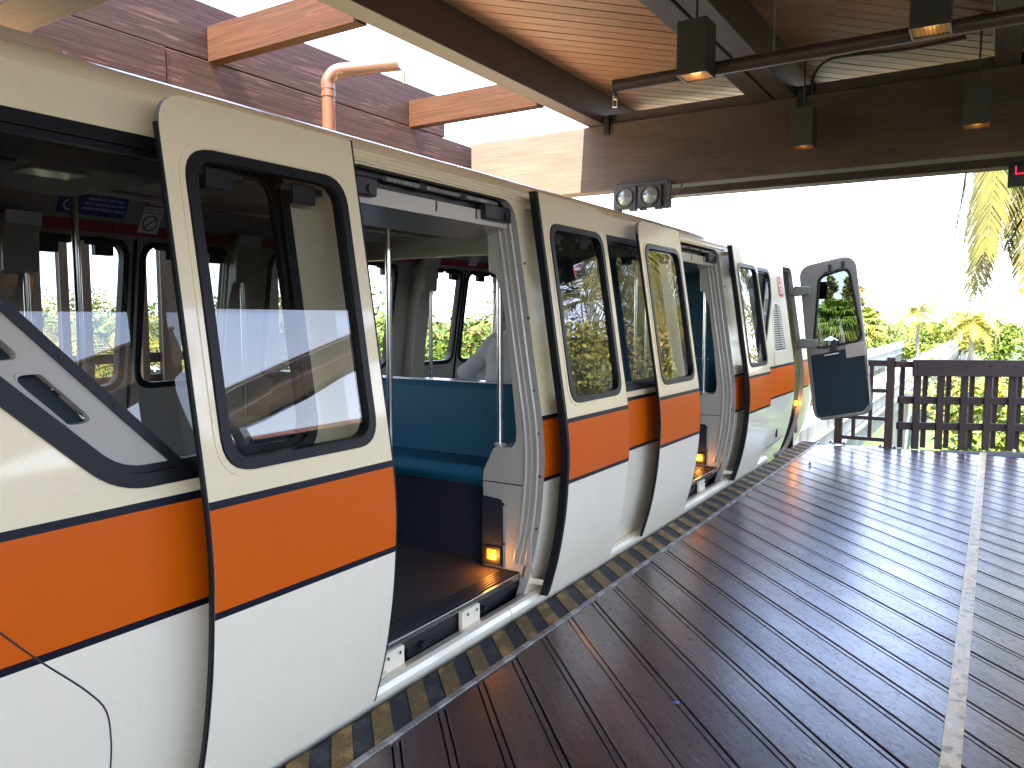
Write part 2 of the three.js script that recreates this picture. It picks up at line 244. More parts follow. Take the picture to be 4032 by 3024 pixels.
// ---------------------------------------------------------------- platform: diagonal boards, hazard strip, trim, line
const deckPoly = ccw([[-1.868, 7], [-1.868, -10.46], [-1.35, -10.46], [0.45, -11.3], [2.6, -12.3], [2.6, 7]]);
{
  const deck = struct(group('platform_deck'));
  const base = new THREE.ExtrudeGeometry(new THREE.Shape([[-2.09, -7], [-2.09, 10.5], [-1.35, 10.5], [0.45, 11.34], [2.62, 12.34], [2.62, -7]].map((p) => new THREE.Vector2(...p))), { depth: 0.3, bevelEnabled: false });
  base.rotateX(-Math.PI / 2); base.translate(0, -0.345, 0); mesh('deck_frame', uvs(base, 'x'), 'underDeck', deck);
  const a = 44 * R, d = [Math.sin(a), Math.cos(a)], n = [d[1], -d[0]], r = rngOf(9);
  const pitch = 0.196; let k = 0;
  for (let s = -6.5; s < 10.5; s += pitch) {
    const geos = [], ou = r() * 5, ov = r() * 5, dy = rr(-0.0016, 0.0016, r), roll = rr(-0.009, 0.009, r);
    for (const [o0, o1] of [[0, 0.158], [0.1655, 0.1885]]) {
      const at = (t, o) => [d[0] * t + n[0] * (s + o), d[1] * t + n[1] * (s + o)];
      let P = clipC(ccw([at(-25, o0), at(25, o0), at(25, o1), at(-25, o1)]), deckPoly);
      if (P.length < 3 || Math.abs(area(P)) < 0.002) continue;
      const g = new THREE.ExtrudeGeometry(new THREE.Shape(P.map((q) => new THREE.Vector2(q[0], -q[1]))), { depth: 0.026, bevelEnabled: true, bevelSize: 0.003, bevelThickness: 0.003, bevelOffset: -0.003, bevelSegments: 1, steps: 1 });
      g.rotateX(-Math.PI / 2); g.translate(0, -0.029 + dy - (o0 ? 0.002 : 0), 0);
      const q = g.toNonIndexed ? (g.index ? g.toNonIndexed() : g) : g, p = q.attributes.position, uv = new Float32Array(p.count * 2);
      for (let i = 0; i < p.count; i++) { const x = p.getX(i), z = p.getZ(i); uv[2 * i] = x * d[0] + z * d[1] + ou; uv[2 * i + 1] = x * n[0] + z * n[1] + ov + p.getY(i); p.setY(i, p.getY(i) + roll * (x * n[0] + z * n[1] - s - 0.08)); }
      q.computeVertexNormals(); q.setAttribute('uv', new THREE.BufferAttribute(uv, 2)); geos.push(q);
    }
    if (geos.length) mesh('board', geos, ['deck', 'deckB', 'deckC'][Math.floor(r() * 3)], deck), k++;
  }
  mesh('deck_slab', bx(-1.868, 2.6, -0.04, -0.004, 7, 34, 0.002, 'x'), 'deckB', deck); mesh('deck_frame', bx(-2.09, 2.62, -0.345, -0.045, 7, 34, 0.002), 'underDeck', deck);
  // hazard strip along the edge
  const strip = mesh('hazard_strip', bx(-2.092, -1.9, -0.03, -0.001, -10.47, 34, 0.002, 'z'), 'grip', deck); strip.userData.label = 'black grip strip with diagonal yellow stripes along the platform edge';
  for (let z = -10.35; z < 3; z += 0.222) {
    const w = 0.108, sh = 0.185, g = new GB(), y = 0.0035 , x0 = -2.09, x1 = -1.902;
    const P = [[x0, z], [x1, z + sh], [x1, z + sh + w], [x0, z + w]];
    g.flat([[P[0][0], y, P[0][1]], [P[1][0], y, P[1][1]], [P[2][0], y, P[2][1]], [P[3][0], y, P[3][1]]].reverse());
    for (let i = 0; i < 4; i++) { const A = P[i], B = P[(i + 1) % 4]; g.flat([[A[0], y, A[1]], [B[0], y, B[1]], [B[0], -0.002, B[1]], [A[0], -0.002, A[1]]]); }
    mesh('yellow_stripe', g.geo(), 'gripYellow', deck);
  }
  mesh('edge_trim', bx(-1.9, -1.87, -0.02, 0.006, -10.47, 34, 0.003, 'z'), 'alu', deck);
  const line = mesh('floor_line', bx(-0.105, -0.038, -0.001, 0.0035, -10.68, 6, 0.001, 'z'), 'tape', deck); line.userData.label = 'worn cream safety line painted across the boards';
}
// ---------------------------------------------------------------- station roof
{
  const roof = tag(group('station_roof'), 'brown timber station canopy with plank ceiling, open rafters and deep cross beam', 'roof');
  const clip = rect(-4.02, 2.3, -9.15, 6.5), a = 42 * R, d = [Math.sin(a), -Math.cos(a)], n = [-d[1], d[0]], r = rngOf(21), pitch = 0.141;
  for (let s = -11; s < 9; s += pitch) {
    const at = (t, o) => [d[0] * t + n[0] * (s + o), d[1] * t + n[1] * (s + o)];
    const P = clipC(ccw([at(-25, 0), at(25, 0), at(25, 0.131), at(-25, 0.131)]), clip);
    if (P.length < 3 || Math.abs(area(P)) < 0.003) continue;
    const g = new THREE.ExtrudeGeometry(new THREE.Shape(P.map((q) => new THREE.Vector2(q[0], -q[1]))), { depth: 0.02, bevelEnabled: true, bevelSize: 0.004, bevelThickness: 0.004, bevelOffset: -0.004, bevelSegments: 1, steps: 1 });
    g.rotateX(-Math.PI / 2); g.translate(0, 4.1 + rr(-0.0015, 0.0015, r), 0);
    const q = g.index ? g.toNonIndexed() : g, p = q.attributes.position, uv = new Float32Array(p.count * 2), ou = r() * 6, ov = r() * 6;
    for (let i = 0; i < p.count; i++) { const x = p.getX(i), z = p.getZ(i); uv[2 * i] = x * d[0] + z * d[1] + ou; uv[2 * i + 1] = x * n[0] + z * n[1] + ov + p.getY(i); }
    q.setAttribute('uv', new THREE.BufferAttribute(uv, 2)); mesh('ceiling_plank', q, ['plankA', 'plankB', 'plankC'][Math.floor(r() * 3)], roof);
  }
  mesh('roof_deck', bx(-4.02, 2.45, 4.132, 4.4, -9.2, 34, 0.01), 'roofDeck', roof); mesh('ceiling_panel', bx(-4.02, 2.3, 4.1, 4.128, 6.5, 34, 0.004, 'x'), 'plankA', roof);
  mesh('rafter', bx(-4.02, -3.82, 3.75, 4.095, -9.12, 34, 0.008, 'z'), 'rafter', roof);
  mesh('rafter', bx(-2.17, -1.98, 3.75, 4.095, -9.12, 34, 0.008, 'z'), 'rafter', roof);
  mesh('rafter', bx(-1.955, -1.765, 3.75, 4.095, -9.12, 34, 0.008, 'z'), 'rafter', roof);
  mesh('rafter', bx(-0.12, 0.07, 3.75, 4.095, -9.12, 34, 0.008, 'z'), 'rafter', roof);
  mesh('rafter', bx(0.095, 0.285, 3.75, 4.095, -9.12, 34, 0.008, 'z'), 'rafter', roof);
  mesh('cross_beam', [bx(-5.62, 2.2, 3.02, 3.745, -8.25, -8, 0.008, 'x')], 'beam', roof);
  mesh('ledger', bx(-3.815, 2.2, 3.75, 3.86, -8.22, -8.06, 0.006, 'x'), 'rafter', roof);
  mesh('cross_beam', bx(-4.02, 2.2, 3.05, 3.745, -9.14, -8.9, 0.008, 'x'), 'beam', roof);
  for (const z of [-2.09, 3.81, 9.71, 15.61, 21.51, 27.41]) mesh('cross_beam', bx(-5.62, 2.2, 3.02, 3.745, z, z + 0.25, 0.008, 'x'), 'beam', roof);
  mesh('eave_beam', bx(2.2, 2.45, 3.1, 4.12, -9.2, 34, 0.008, 'z'), 'beam', roof);
  // open bay over the train: long boards on the far side and purlins across
  mesh('long_beam', bx(-5.9, -5.72, 3.76, 4.22, -7.6, 34, 0.008, 'z'), 'oldBeam', roof);
  mesh('long_beam', bx(-5.93, -5.7, 3.28, 3.75, -3.9, 34, 0.008, 'z'), 'oldBeam', roof);
  mesh('long_beam', bx(-5.93, -5.705, 3.28, 3.745, -9.4, -3.905, 0.008, 'z'), 'oldBeam', roof);
  for (const z of [-6.92, -4.3, -1.68, 0.94, 3.56, 6.18, 8.8, 11.42, 14.04, 16.66, 19.28, 21.9, 24.52, 27.14]) mesh('purlin', bx(-5.715, -4.025, 3.74, 4.03, z - 0.11, z, 0.006, 'x'), 'purlin', roof);
  for (const z of [-8.12, -1.96, 9.84, 21.64]) for (const x of [2.32]) mesh('post', bx(x - 0.12, x + 0.12, -0.02, 3.1, z - 0.12, z + 0.12, 0.01, 'y'), 'beam', roof);
  for (const z of [-9.2, -0.4, 4.5]) mesh('post', bx(-6.02, -5.8, -0.9, 3.28, z - 0.12, z + 0.12, 0.01, 'y'), 'oldBeam', roof);
  // small bolted plates where the rafters meet the beam
  for (const x of [-3.8, -1.74, 0.31]) mesh('bracket', bx(x, x + 0.07, 3.62, 3.82, -7.985, -7.95, 0.004), 'black', roof);
}
// ---------------------------------------------------------------- the train
const PY = [-0.5, -0.35, -0.1, 0.03, 0.15, 0.27, 0.5, 0.7, 0.83, 0.96, 1.06, 1.37, 1.72, 2.07, 2.36, 2.6], PX = [-2.36, -2.27, -2.15, -2.1, -2.063, -2.032, -1.992, -1.975, -1.97, -1.977, -1.989, -2.037, -2.09, -2.145, -2.19, -2.23];
function leafX(y) {
  let i = 0; while (i < PY.length - 2 && y > PY[i + 1]) i++;
  const sl = (k) => (PX[k + 1] - PX[k]) / (PY[k + 1] - PY[k]), m = (k) => k <= 0 ? sl(0) : k >= PY.length - 1 ? sl(PY.length - 2) : (sl(k - 1) + sl(k)) / 2;
  const h = PY[i + 1] - PY[i], t = (y - PY[i]) / h, t2 = t * t, t3 = t2 * t;
  return (2 * t3 - 3 * t2 + 1) * PX[i] + (t3 - 2 * t2 + t) * h * m(i) + (-2 * t3 + 3 * t2) * PX[i + 1] + (t3 - t2) * h * m(i + 1);
}
const OFF = -0.12, bodyX = (y) => leafX(y) + OFF, MIR = -7.1;
const BANDS_LEAF = [0.68, 0.703, 1.02, 1.045], BANDS_BODY = [0.692, 0.715, 1.035, 1.06];
function bandOf(y, b) { return y < b[0] ? 'white' : y < b[1] ? 'line' : y < b[2] ? 'orange' : y < b[3] ? 'line' : 'cream'; }
function sheet({ outer, holes = [], off = 0, th = 0.03, bands, step = 0.06, mir = false, noRim = false }) {
  const lev = []; for (let y = -0.6; y < 2.7; y += step) lev.push(y); if (bands) lev.push(...bands); lev.sort((a, b) => a - b);
  const o = ccw(outer), hs = holes.map(ccw), all = [...o, ...hs.flat()];
  const V2 = (p) => new THREE.Vector2(p[0], p[1]), idx = THREE.ShapeUtils.triangulateShape(o.map(V2), hs.map((h) => h.slice().reverse()).map((h) => h.map(V2)));
  const flatPts = [...o, ...hs.map((h) => h.slice().reverse()).flat()];
  const out = {}, gb = (k) => (out[k] ??= new GB()), s = mir ? -1 : 1, mx = (x) => (mir ? MIR - x : x);
  const nrm = (y) => { const e = 0.01, k = (leafX(y + e) - leafX(y - e)) / (2 * e), l = Math.hypot(1, k); return [s / l, -k / l, 0]; };
  const put = (poly, key) => { for (let i = 1; i < poly.length - 1; i++) { const t = [poly[0], poly[i], poly[i + 1]], U = t.map((q) => [q[0], q[1]]);
    gb(key).tri(t.map((q) => [mx(leafX(q[1]) + off), q[1], q[0]]), t.map((q) => nrm(q[1])), U);
    if (th) gb('back').tri(t.map((q) => [mx(leafX(q[1]) + off - th), q[1], q[0]]), t.map((q) => nrm(q[1]).map((v) => -v)), U); } };
  for (const f of idx) {
    const t = f.map((i) => flatPts[i]), lo = Math.min(...t.map((q) => q[1])), hi = Math.max(...t.map((q) => q[1]));
    const cuts = [lo, ...lev.filter((y) => y > lo + 1e-6 && y < hi - 1e-6), hi];
    for (let c = 0; c < cuts.length - 1; c++) {
      let poly = t; for (const [y, sg] of [[cuts[c], 1], [cuts[c + 1], -1]]) { const inp = poly; poly = []; inp.forEach((p, k) => { const q = inp[(k + 1) % inp.length], a = (p[1] - y) * sg, b = (q[1] - y) * sg; if (a >= -1e-9) poly.push(p); if ((a > 1e-9 && b < -1e-9) || (a < -1e-9 && b > 1e-9)) { const w = a / (a - b); poly.push([p[0] + (q[0] - p[0]) * w, p[1] + (q[1] - p[1]) * w]); } }); }
      if (poly.length >= 3) put(poly, bands ? bandOf((cuts[c] + cuts[c + 1]) / 2, bands) : 'front');
    }
  }
  if (th && !noRim) for (const [loop, sg] of [[o, 1], ...hs.map((h) => [h, -1])]) loop.forEach((p, i) => {
    const q = loop[(i + 1) % loop.length], lo = Math.min(p[1], q[1]), hi = Math.max(p[1], q[1]); let c = [p[1], ...lev.filter((y) => y > lo + 1e-6 && y < hi - 1e-6), q[1]]; if (Math.abs(hi - lo) < 1e-9) c = [p[1], q[1]];
    if (q[1] < p[1]) c = [p[1], ...c.slice(1, -1).reverse(), q[1]];
    const L = Math.hypot(q[0] - p[0], q[1] - p[1]), N = [0, -(q[0] - p[0]) / L * sg, (q[1] - p[1]) / L * sg];
    const zat = (y, k) => (Math.abs(q[1] - p[1]) < 1e-9 ? (k ? q[0] : p[0]) : p[0] + (q[0] - p[0]) * (y - p[1]) / (q[1] - p[1]));
    for (let k = 0; k < c.length - 1; k++) { const y0 = c[k], y1 = c[k + 1], z0 = zat(y0, 0), z1 = zat(y1, 1), X = (y, d) => mx(leafX(y) + off - d);
      gb('back').quad([[X(y0, 0), y0, z0], [X(y1, 0), y1, z1], [X(y1, th), y1, z1], [X(y0, th), y0, z0]], [N, N, N, N], [[z0, y0], [z1, y1], [z1, y1 + th], [z0, y0 + th]]); }
  });
  const g = {}; for (const k in out) g[k] = out[k].geo(); return g;
}
const train = tag(group('monorail_train'), 'white and orange monorail train with open doors standing at the platform', 'train');
function pieces(geo) { // one geometry for each connected piece
  const p = geo.attributes.position, id = new Map(), par = [], find = (a) => { while (par[a] !== a) a = par[a] = par[par[a]]; return a; }, v = [];
  for (let i = 0; i < p.count; i++) { const k = [p.getX(i), p.getY(i), p.getZ(i)].map((q) => Math.round(q * 5000)).join(); if (!id.has(k)) { id.set(k, par.length); par.push(par.length); } v.push(id.get(k)); }
  for (let i = 0; i < v.length; i += 3) { par[find(v[i])] = find(v[i + 1]); par[find(v[i + 2])] = find(v[i + 1]); }
  const out = new Map(); for (let i = 0; i < v.length; i += 3) { const r = find(v[i]); if (!out.has(r)) out.set(r, []); out.get(r).push(i, i + 1, i + 2); }
  return [...out.values()].map((ix) => { const g = new THREE.BufferGeometry(); for (const [k, n] of [['position', 3], ['normal', 3], ['uv', 2]]) { const a = geo.attributes[k].array, b = new Float32Array(ix.length * n); ix.forEach((q, j) => { for (let c = 0; c < n; c++) b[j * n + c] = a[q * n + c]; }); g.setAttribute(k, new THREE.BufferAttribute(b, n)); } return g; });
}
const only = (g) => merge(Object.values(g));
function painted(parent, name, opts, backMat = 'liner') {
  const g = sheet({ bands: BANDS_BODY, ...opts }), p = mesh(name, g.cream, 'cream', parent); mesh('lower_panel', g.white, 'white', p);
  if (g.orange) for (const q of pieces(g.orange)) mesh('orange_stripe', q, 'orange', p); if (g.line) for (const q of pieces(g.line)) mesh('black_line', q, 'line', p); if (g.back) mesh('inner_lining', g.back, backMat, p);
  return p;
}
// body sides with window and door openings
const C0 = -4.85, mz = (z) => 2 * C0 - z;                                   // the car is symmetrical about z = -4.85
const endWin = [[-2.0, 1.13], [-2.0, 2.135], [-0.48, 2.135], [-0.55, 1.85], [-0.88, 1.5], [-1.25, 1.13]];
const endWinFar = endWin.map(([z, y]) => [mz(z), y]);
const midWin = rect(-5.7, -4.0, 1.13, 2.135);
const doorway = (c) => roundP(rect(c - 0.67, c + 0.67, -0.06, 2.243), [0.01, 0.01, 0.12, 0.12]);
const cabHole = roundP(rect(-10.44, -9.92, -0.12, 2.24), [0.12, 0.12, 0.1, 0.1]);
const DC = [-3.0, -6.69];
const winR = { e: [0.1, 0.12, 0.05, 0.2, 0.2] };
const R1 = (p) => roundP(p, 0.11);
const radE = (p, k) => { const q = ccw(p), y = q.map((v) => v[1]); return roundP(q, y.map((v) => (v > 2 ? 0.1 : v > 1.65 ? 0.2 : v > 1.35 ? 0.3 : 0.11) + k).map((r, i) => { const a = q[i], far = Math.abs(a[0] + 4.85) > 3.2; return a[1] < 1.3 && far ? 0.2 + k : r; })); };
{
  const outer = ccw([[14, -0.42], [14, 2.3], [-10.78, 2.3], [-10.78, -0.42]]);
  const sp = painted(train, 'side_panel', { outer, holes: [radE(endWin, 0), radE(endWinFar, 0), R1(midWin), ...DC.map(doorway), cabHole], off: OFF, th: 0.05 });
  const farWins = []; for (const c of DC) farWins.push(R1(rect(c + 0.05, c + 0.77, 1.13, 2.1)), R1(rect(c - 0.77, c - 0.05, 1.13, 2.1)));
  farWins.push(R1(rect(-5.6, -4.1, 1.13, 2.1)), R1(rect(-1.95, -0.9, 1.13, 2.1)), R1(rect(-9.3, -7.8, 1.13, 2.1)));
  painted(train, 'side_panel', { outer, holes: farWins, off: OFF, th: 0.05, mir: true });
  for (const h of farWins) {
    const w = group('window', train), zc = h.reduce((s, p) => s + p[0], 0) / h.length, big = Math.abs(Math.max(...h.map((p) => p[0])) - Math.min(...h.map((p) => p[0])));
    const z0 = Math.min(...h.map((p) => p[0])), z1 = Math.max(...h.map((p) => p[0]));
    mesh('frame', only(sheet({ outer: roundP(rect(z0 - 0.012, z1 + 0.012, 1.118, 2.112), 0.12), holes: [roundP(rect(z0 + 0.028, z1 - 0.028, 1.158, 2.072), 0.09)], off: OFF + 0.004, th: 0.062, mir: true })), 'rubber', w);
    mesh('pane', only(sheet({ outer: roundP(rect(z0 + 0.028, z1 - 0.028, 1.158, 2.072), 0.09), off: OFF - 0.025, th: 0, mir: true })), 'glass', w);
    for (const f of big > 0.9 ? [0.12, 0.4, 0.66, 0.88] : [0.25, 0.72]) { const z = z0 + (z1 - z0) * f, x = MIR - bodyX(2.0) + 0.075; mesh('latch', [bx(x - 0.02, x + 0.03, 1.99, 2.1, z - 0.06, z + 0.06, 0.006), bx(x, x + 0.04, 2.05, 2.08, z - 0.13, z + 0.13, 0.005)], 'black', w); }
  }
  for (const c of DC) for (const dz of [-0.81, 0, 0.81]) { const pts = []; for (let y = 0.1; y <= 2.2; y += 0.15) pts.push([MIR - bodyX(y) + 0.056, y, c + dz]); mesh('door_seal', tube(pts, 0.012, 20, 6), 'sealEdge', train); }
}
// roof shell
{
  const sec = [[-2.3, 2.296], [-2.312, 2.325], [-2.345, 2.36], [-2.4, 2.386], [-2.5, 2.415], [-2.7, 2.45], [-3.0, 2.487], [-3.3, 2.505], [-3.55, 2.51]];
  const full = [...sec, ...sec.slice(0, -1).reverse().map(([x, y]) => [MIR - x, y])], Z = []; for (let z = 14; z > -10.8; z -= 0.62) Z.push(z); Z[Z.length - 1] = -10.78;
  const gb = new GB(), N = full.map((p, i) => { const a = full[Math.max(0, i - 1)], b = full[Math.min(full.length - 1, i + 1)], l = Math.hypot(b[0] - a[0], b[1] - a[1]); return [(b[1] - a[1]) / l, -(b[0] - a[0]) / l, 0]; });
  let u = 0;
  for (let i = 0; i < full.length - 1; i++) { const A = full[i], B = full[i + 1], du = Math.hypot(B[0] - A[0], B[1] - A[1]); for (let k = 0; k < Z.length - 1; k++) gb.quad([[...A, Z[k]], [...B, Z[k]], [...B, Z[k + 1]], [...A, Z[k + 1]]], [N[i], N[i + 1], N[i + 1], N[i]], [[Z[k], u], [Z[k], u + du], [Z[k + 1], u + du], [Z[k + 1], u]]); u += du; }
  mesh('roof_shell', gb.geo(), 'cream', train);
  // raised fairing over the car end
  const hump = roundP([[-2.5, 2.4], [-4.6, 2.4], [-4.42, 2.515], [-2.68, 2.515]], 0.05); mesh('roof_fairing', extr(hump, -1.42, 14, 0.02), 'cream', train);
  mesh('end_wall', bx(-4.95, -2.3, -0.4, 2.44, 13.96, 14, 0.005), 'white', train);
  // drip rails over the doorways
  for (const c of DC) { mesh('drip_rail', bx(-2.315, -2.293, 2.292, 2.306, c - 0.98, c + 0.75, 0.005, 'z'), 'cream', train); mesh('drip_rail', bx(-2.309, -2.285, 2.252, 2.268, c - 0.86, c + 0.72, 0.005, 'z'), 'cream', train); }
  // interior ceiling: flat middle, sloping coves
  const g1 = new GB(); for (const [A, B] of [[[-2.33, 2.1], [-2.5, 2.37]], [[-2.5, 2.37], [-4.6, 2.37]], [[-4.6, 2.37], [-4.77, 2.1]]]) g1.flat([[...A, 13.9], [...A, -9.8], [...B, -9.8], [...B, 13.9]]);
  mesh('cabin_ceiling', g1.geo(), 'liner', train);
  const g2 = new GB(), P = (t) => [-4.77 + 0.17 * t + 0.004, 2.1 + 0.27 * t - 0.003]; g2.flat([[...P(0.12), 1.5], [...P(0.12), -9.8], [...P(0.36), -9.8], [...P(0.36), 1.5]]); mesh('red_stripe', g2.geo(), 'red', train);
  const g3 = new GB(), Q = (t) => [-2.33 - 0.17 * t - 0.004, 2.1 + 0.27 * t - 0.003]; g3.flat([[...Q(0.2), 1.5], [...Q(0.2), -9.8], [...Q(0.4), -9.8], [...Q(0.4), 1.5]]); mesh('red_stripe', g3.geo(), 'red', train);
  mesh('ceiling_rib', bx(-4.58, -2.52, 2.05, 2.2, -4.66, -4.62, 0.005), 'brushed', train);
  mesh('light_rail', bx(-4.62, -4.57, 2.33, 2.366, -9.7, 1.5, 0.006, 'z'), 'chrome', train);
  const ac = mesh('overhead_unit', extr(roundP([[-2.65, 2.37], [-3.6, 2.37], [-3.5, 2.13], [-2.75, 2.13]], 0.05), -1.9, 0.6, 0.02), 'cabGrey', train);
  mesh('speaker_grille', bx(-2.98, -2.8, 2.12, 2.135, -1.35, -1.15, 0.006), 'black', ac); mesh('switch_plate', bx(-3.0, -2.85, 2.118, 2.134, -1.62, -1.42, 0.005), 'jamb', ac);
  // flat cable grille across the doorway
  for (const c of DC) mesh('air_grille', Array.from({ length: 22 }, (_, i) => bx(-3.05 - i * 0.022, -3.062 - i * 0.022, 2.352, 2.372, c - 0.34, c - 0.16, 0)), 'dark', train);
}
// floor, skirts, lower structure
{
  mesh('cabin_floor', bx(-4.92, -2.27, 0.06, 0.14, -9.9, 13.95, 0.004, 'z'), 'floorCarpet', train);
  mesh('underframe', bx(-4.75, -2.35, -0.42, 0.055, -10.6, 13.95, 0.01), 'dark', train);
  const sk = [[-2.245, -0.02], [-2.24, 0.022], [-2.185, 0.036], [-2.16, 0.03], [-2.147, 0.008], [-2.15, -0.04], [-2.175, -0.14], [-2.21, -0.25], [-2.245, -0.25]];
  for (const [a, b] of [[13.95, -3.418], [-3.424, -7.108], [-7.114, -8.9]]) mesh('door_skirt', extr(sk, b, a, 0.003), 'white', train);
  for (const c of DC) {
    const s = mesh('door_sill', [bx(-2.262, -2.245, 0.112, 0.142, c - 0.67, c + 0.67, 0.004, 'z')], 'brushed', train);
    for (let i = 0; i < 5; i++) mesh('tread_rib', bx(-2.285 - i * 0.022, -2.275 - i * 0.022, 0.139, 0.1455, c - 0.66, c + 0.66, 0.002, 'z'), 'black', s);
    for (const dz of [0.47, -0.14, -0.5]) { if (dz < -0.4) continue; const b = mesh('skirt_bracket', bx(-2.256, -2.232, 0.005, 0.11, c + dz - 0.1, c + dz + 0.06, 0.003), 'white', train); for (const q of [-0.06, 0.02]) mesh('bolt', cyl([-2.233, 0.09, c + dz + q], [-2.222, 0.09, c + dz + q], 0.008, 8), 'chrome', b); }
    mesh('door_motor', [bx(-2.34, -2.27, 0.0, 0.07, c - 0.12, c + 0.3, 0.01), cyl([-2.28, 0.05, c + 0.22], [-2.235, 0.05, c + 0.22], 0.018, 10), cyl([-2.28, 0.06, c - 0.3], [-2.235, 0.06, c - 0.3], 0.014, 10)], 'black', train);
    for (const s of [-1, 1]) mesh('link_arm', extr([[-2.27, 0.075], [-2.12, 0.09], [-2.11, 0.12], [-2.27, 0.12]], c + s * 0.66 - 0.035, c + s * 0.74 + 0.035, 0.008), 'white', train);
  }
}
// sliding doors: dir = +1 for the leaf on the camera side of its doorway (closing edge towards -z), -1 for the other
function slidingDoor(z0, z1, closing) { // z0 > z1
  const d = group('sliding_door', train), top = 2.29, bot = 0.03;
  const o = ccw([[z0, bot], [z0, top], [z1, top], [z1, bot]]);
  const rad = o.map(([z, y]) => (y > 2 ? ((closing < 0) === (z === z0) ? 0.11 : 0.004) : 0.012));
  const outer = roundP(o, rad), w = rect(z1 + 0.068, z0 - 0.068, 1.118, 2.135);
  const win = roundP(w, 0.105), winIn = roundP(inset(w, 0.036), 0.08);
  const g = sheet({ outer, holes: [win], bands: BANDS_LEAF, off: 0, th: 0.022 });
  mesh('door_panel', g.cream, 'cream', d); mesh('lower_panel', g.white, 'white', d); mesh('orange_stripe', g.orange, 'orange', d); for (const q of pieces(g.line)) mesh('black_line', q, 'line', d); mesh('door_back', g.back, 'doorGrey', d);
  // raised pressed lip round the window
  const lip = (h, off, th) => only(sheet({ outer: roundP(inset(w, -0.022), 0.125), holes: [roundP(inset(w, -h), 0.11)], off, th }));
  mesh('window_lip', lip(0.004, 0.004, 0.012), 'cream', d);
  mesh('window_seal', only(sheet({ outer: roundP(inset(w, 0.0015), 0.104), holes: [winIn], off: 0.009, th: 0.05 })), 'rubber', d);
  mesh('window_glass', only(sheet({ outer: winIn, off: -0.012, th: 0 })), 'glass', d);
  const zc = closing < 0 ? z1 : z0, s = closing < 0 ? -1 : 1, th = 0.026;
  mesh('edge_seal', only(sheet({ outer: rect(zc, zc + s * (closing < 0 ? 0.012 : th), bot - 0.004, top + 0.004), off: closing < 0 ? -0.002 : 0.004, th: closing < 0 ? 0.02 : 0.045 })), 'sealEdge', d);
  const zo = closing < 0 ? z0 : z1; mesh('edge_seal', only(sheet({ outer: ccw([[zo, bot], [zo - s * 0.008, bot], [zo - s * 0.008, top - 0.1], [zo, top - 0.1]]), off: -0.003, th: 0.016 })), 'sealEdge', d);
  const za = closing < 0 ? z1 + 0.06 : z0 - 0.06; mesh('door_arm', [bx(-2.33, -2.2, 2.205, 2.235, za - 0.03, za + 0.03, 0.006)], 'ventGrey', d);
  for (const f of [0.28, 0.72]) { const z = z1 + (z0 - z1) * f, x = leafX(2.06) - 0.055; mesh('latch', [bx(x - 0.03, x + 0.01, 2.02, 2.09, z - 0.055, z + 0.055, 0.006), bx(x - 0.04, x, 2.06, 2.085, z - 0.1, z + 0.1, 0.005)], 'black', d); }
  return d;
}
slidingDoor(-1.447, -2.28, -1).userData.label = 'nearest open sliding door leaf with reflecting window';
slidingDoor(-3.735, -4.565, 1); slidingDoor(-5.115, -5.965, -1); slidingDoor(-7.42, -8.25, 1);
// body windows on the platform side
function bodyWindow(poly, cut) {
  const RP = (p, k) => (cut ? radE(p, k) : roundP(p, 0.11 + k)), pane = (p) => (cut ? clipC(p, cut) : p);
  const w = group('window', train), rg = 0.11;
  mesh('frame', only(sheet({ outer: RP(inset(poly, -0.03), 0.03), holes: [RP(inset(poly, 0.012), -0.01)], off: OFF + 0.008, th: 0.02 })), 'rubber', w);
  mesh('frame', only(sheet({ outer: RP(inset(poly, 0.0125), -0.01), holes: [RP(inset(poly, 0.035), -0.03)], off: OFF - 0.006, th: 0.03 })), 'rubber', w);
  mesh('pane', only(sheet({ outer: pane(RP(inset(poly, 0.035), -0.03)), off: OFF - 0.022, th: 0 })), 'glass', w);
  return w;
}
const cutNear = [[-1.437 - 0.08, 1.15 - 0.087], [-0.52, 2.147], [-0.52, 2.3], [-2.3, 2.3], [-2.3, 1.06]]; // clear of the vent panel
bodyWindow(endWin, cutNear); bodyWindow(midWin); bodyWindow(endWinFar, cutNear.map(([z, y]) => [mz(z), y]));
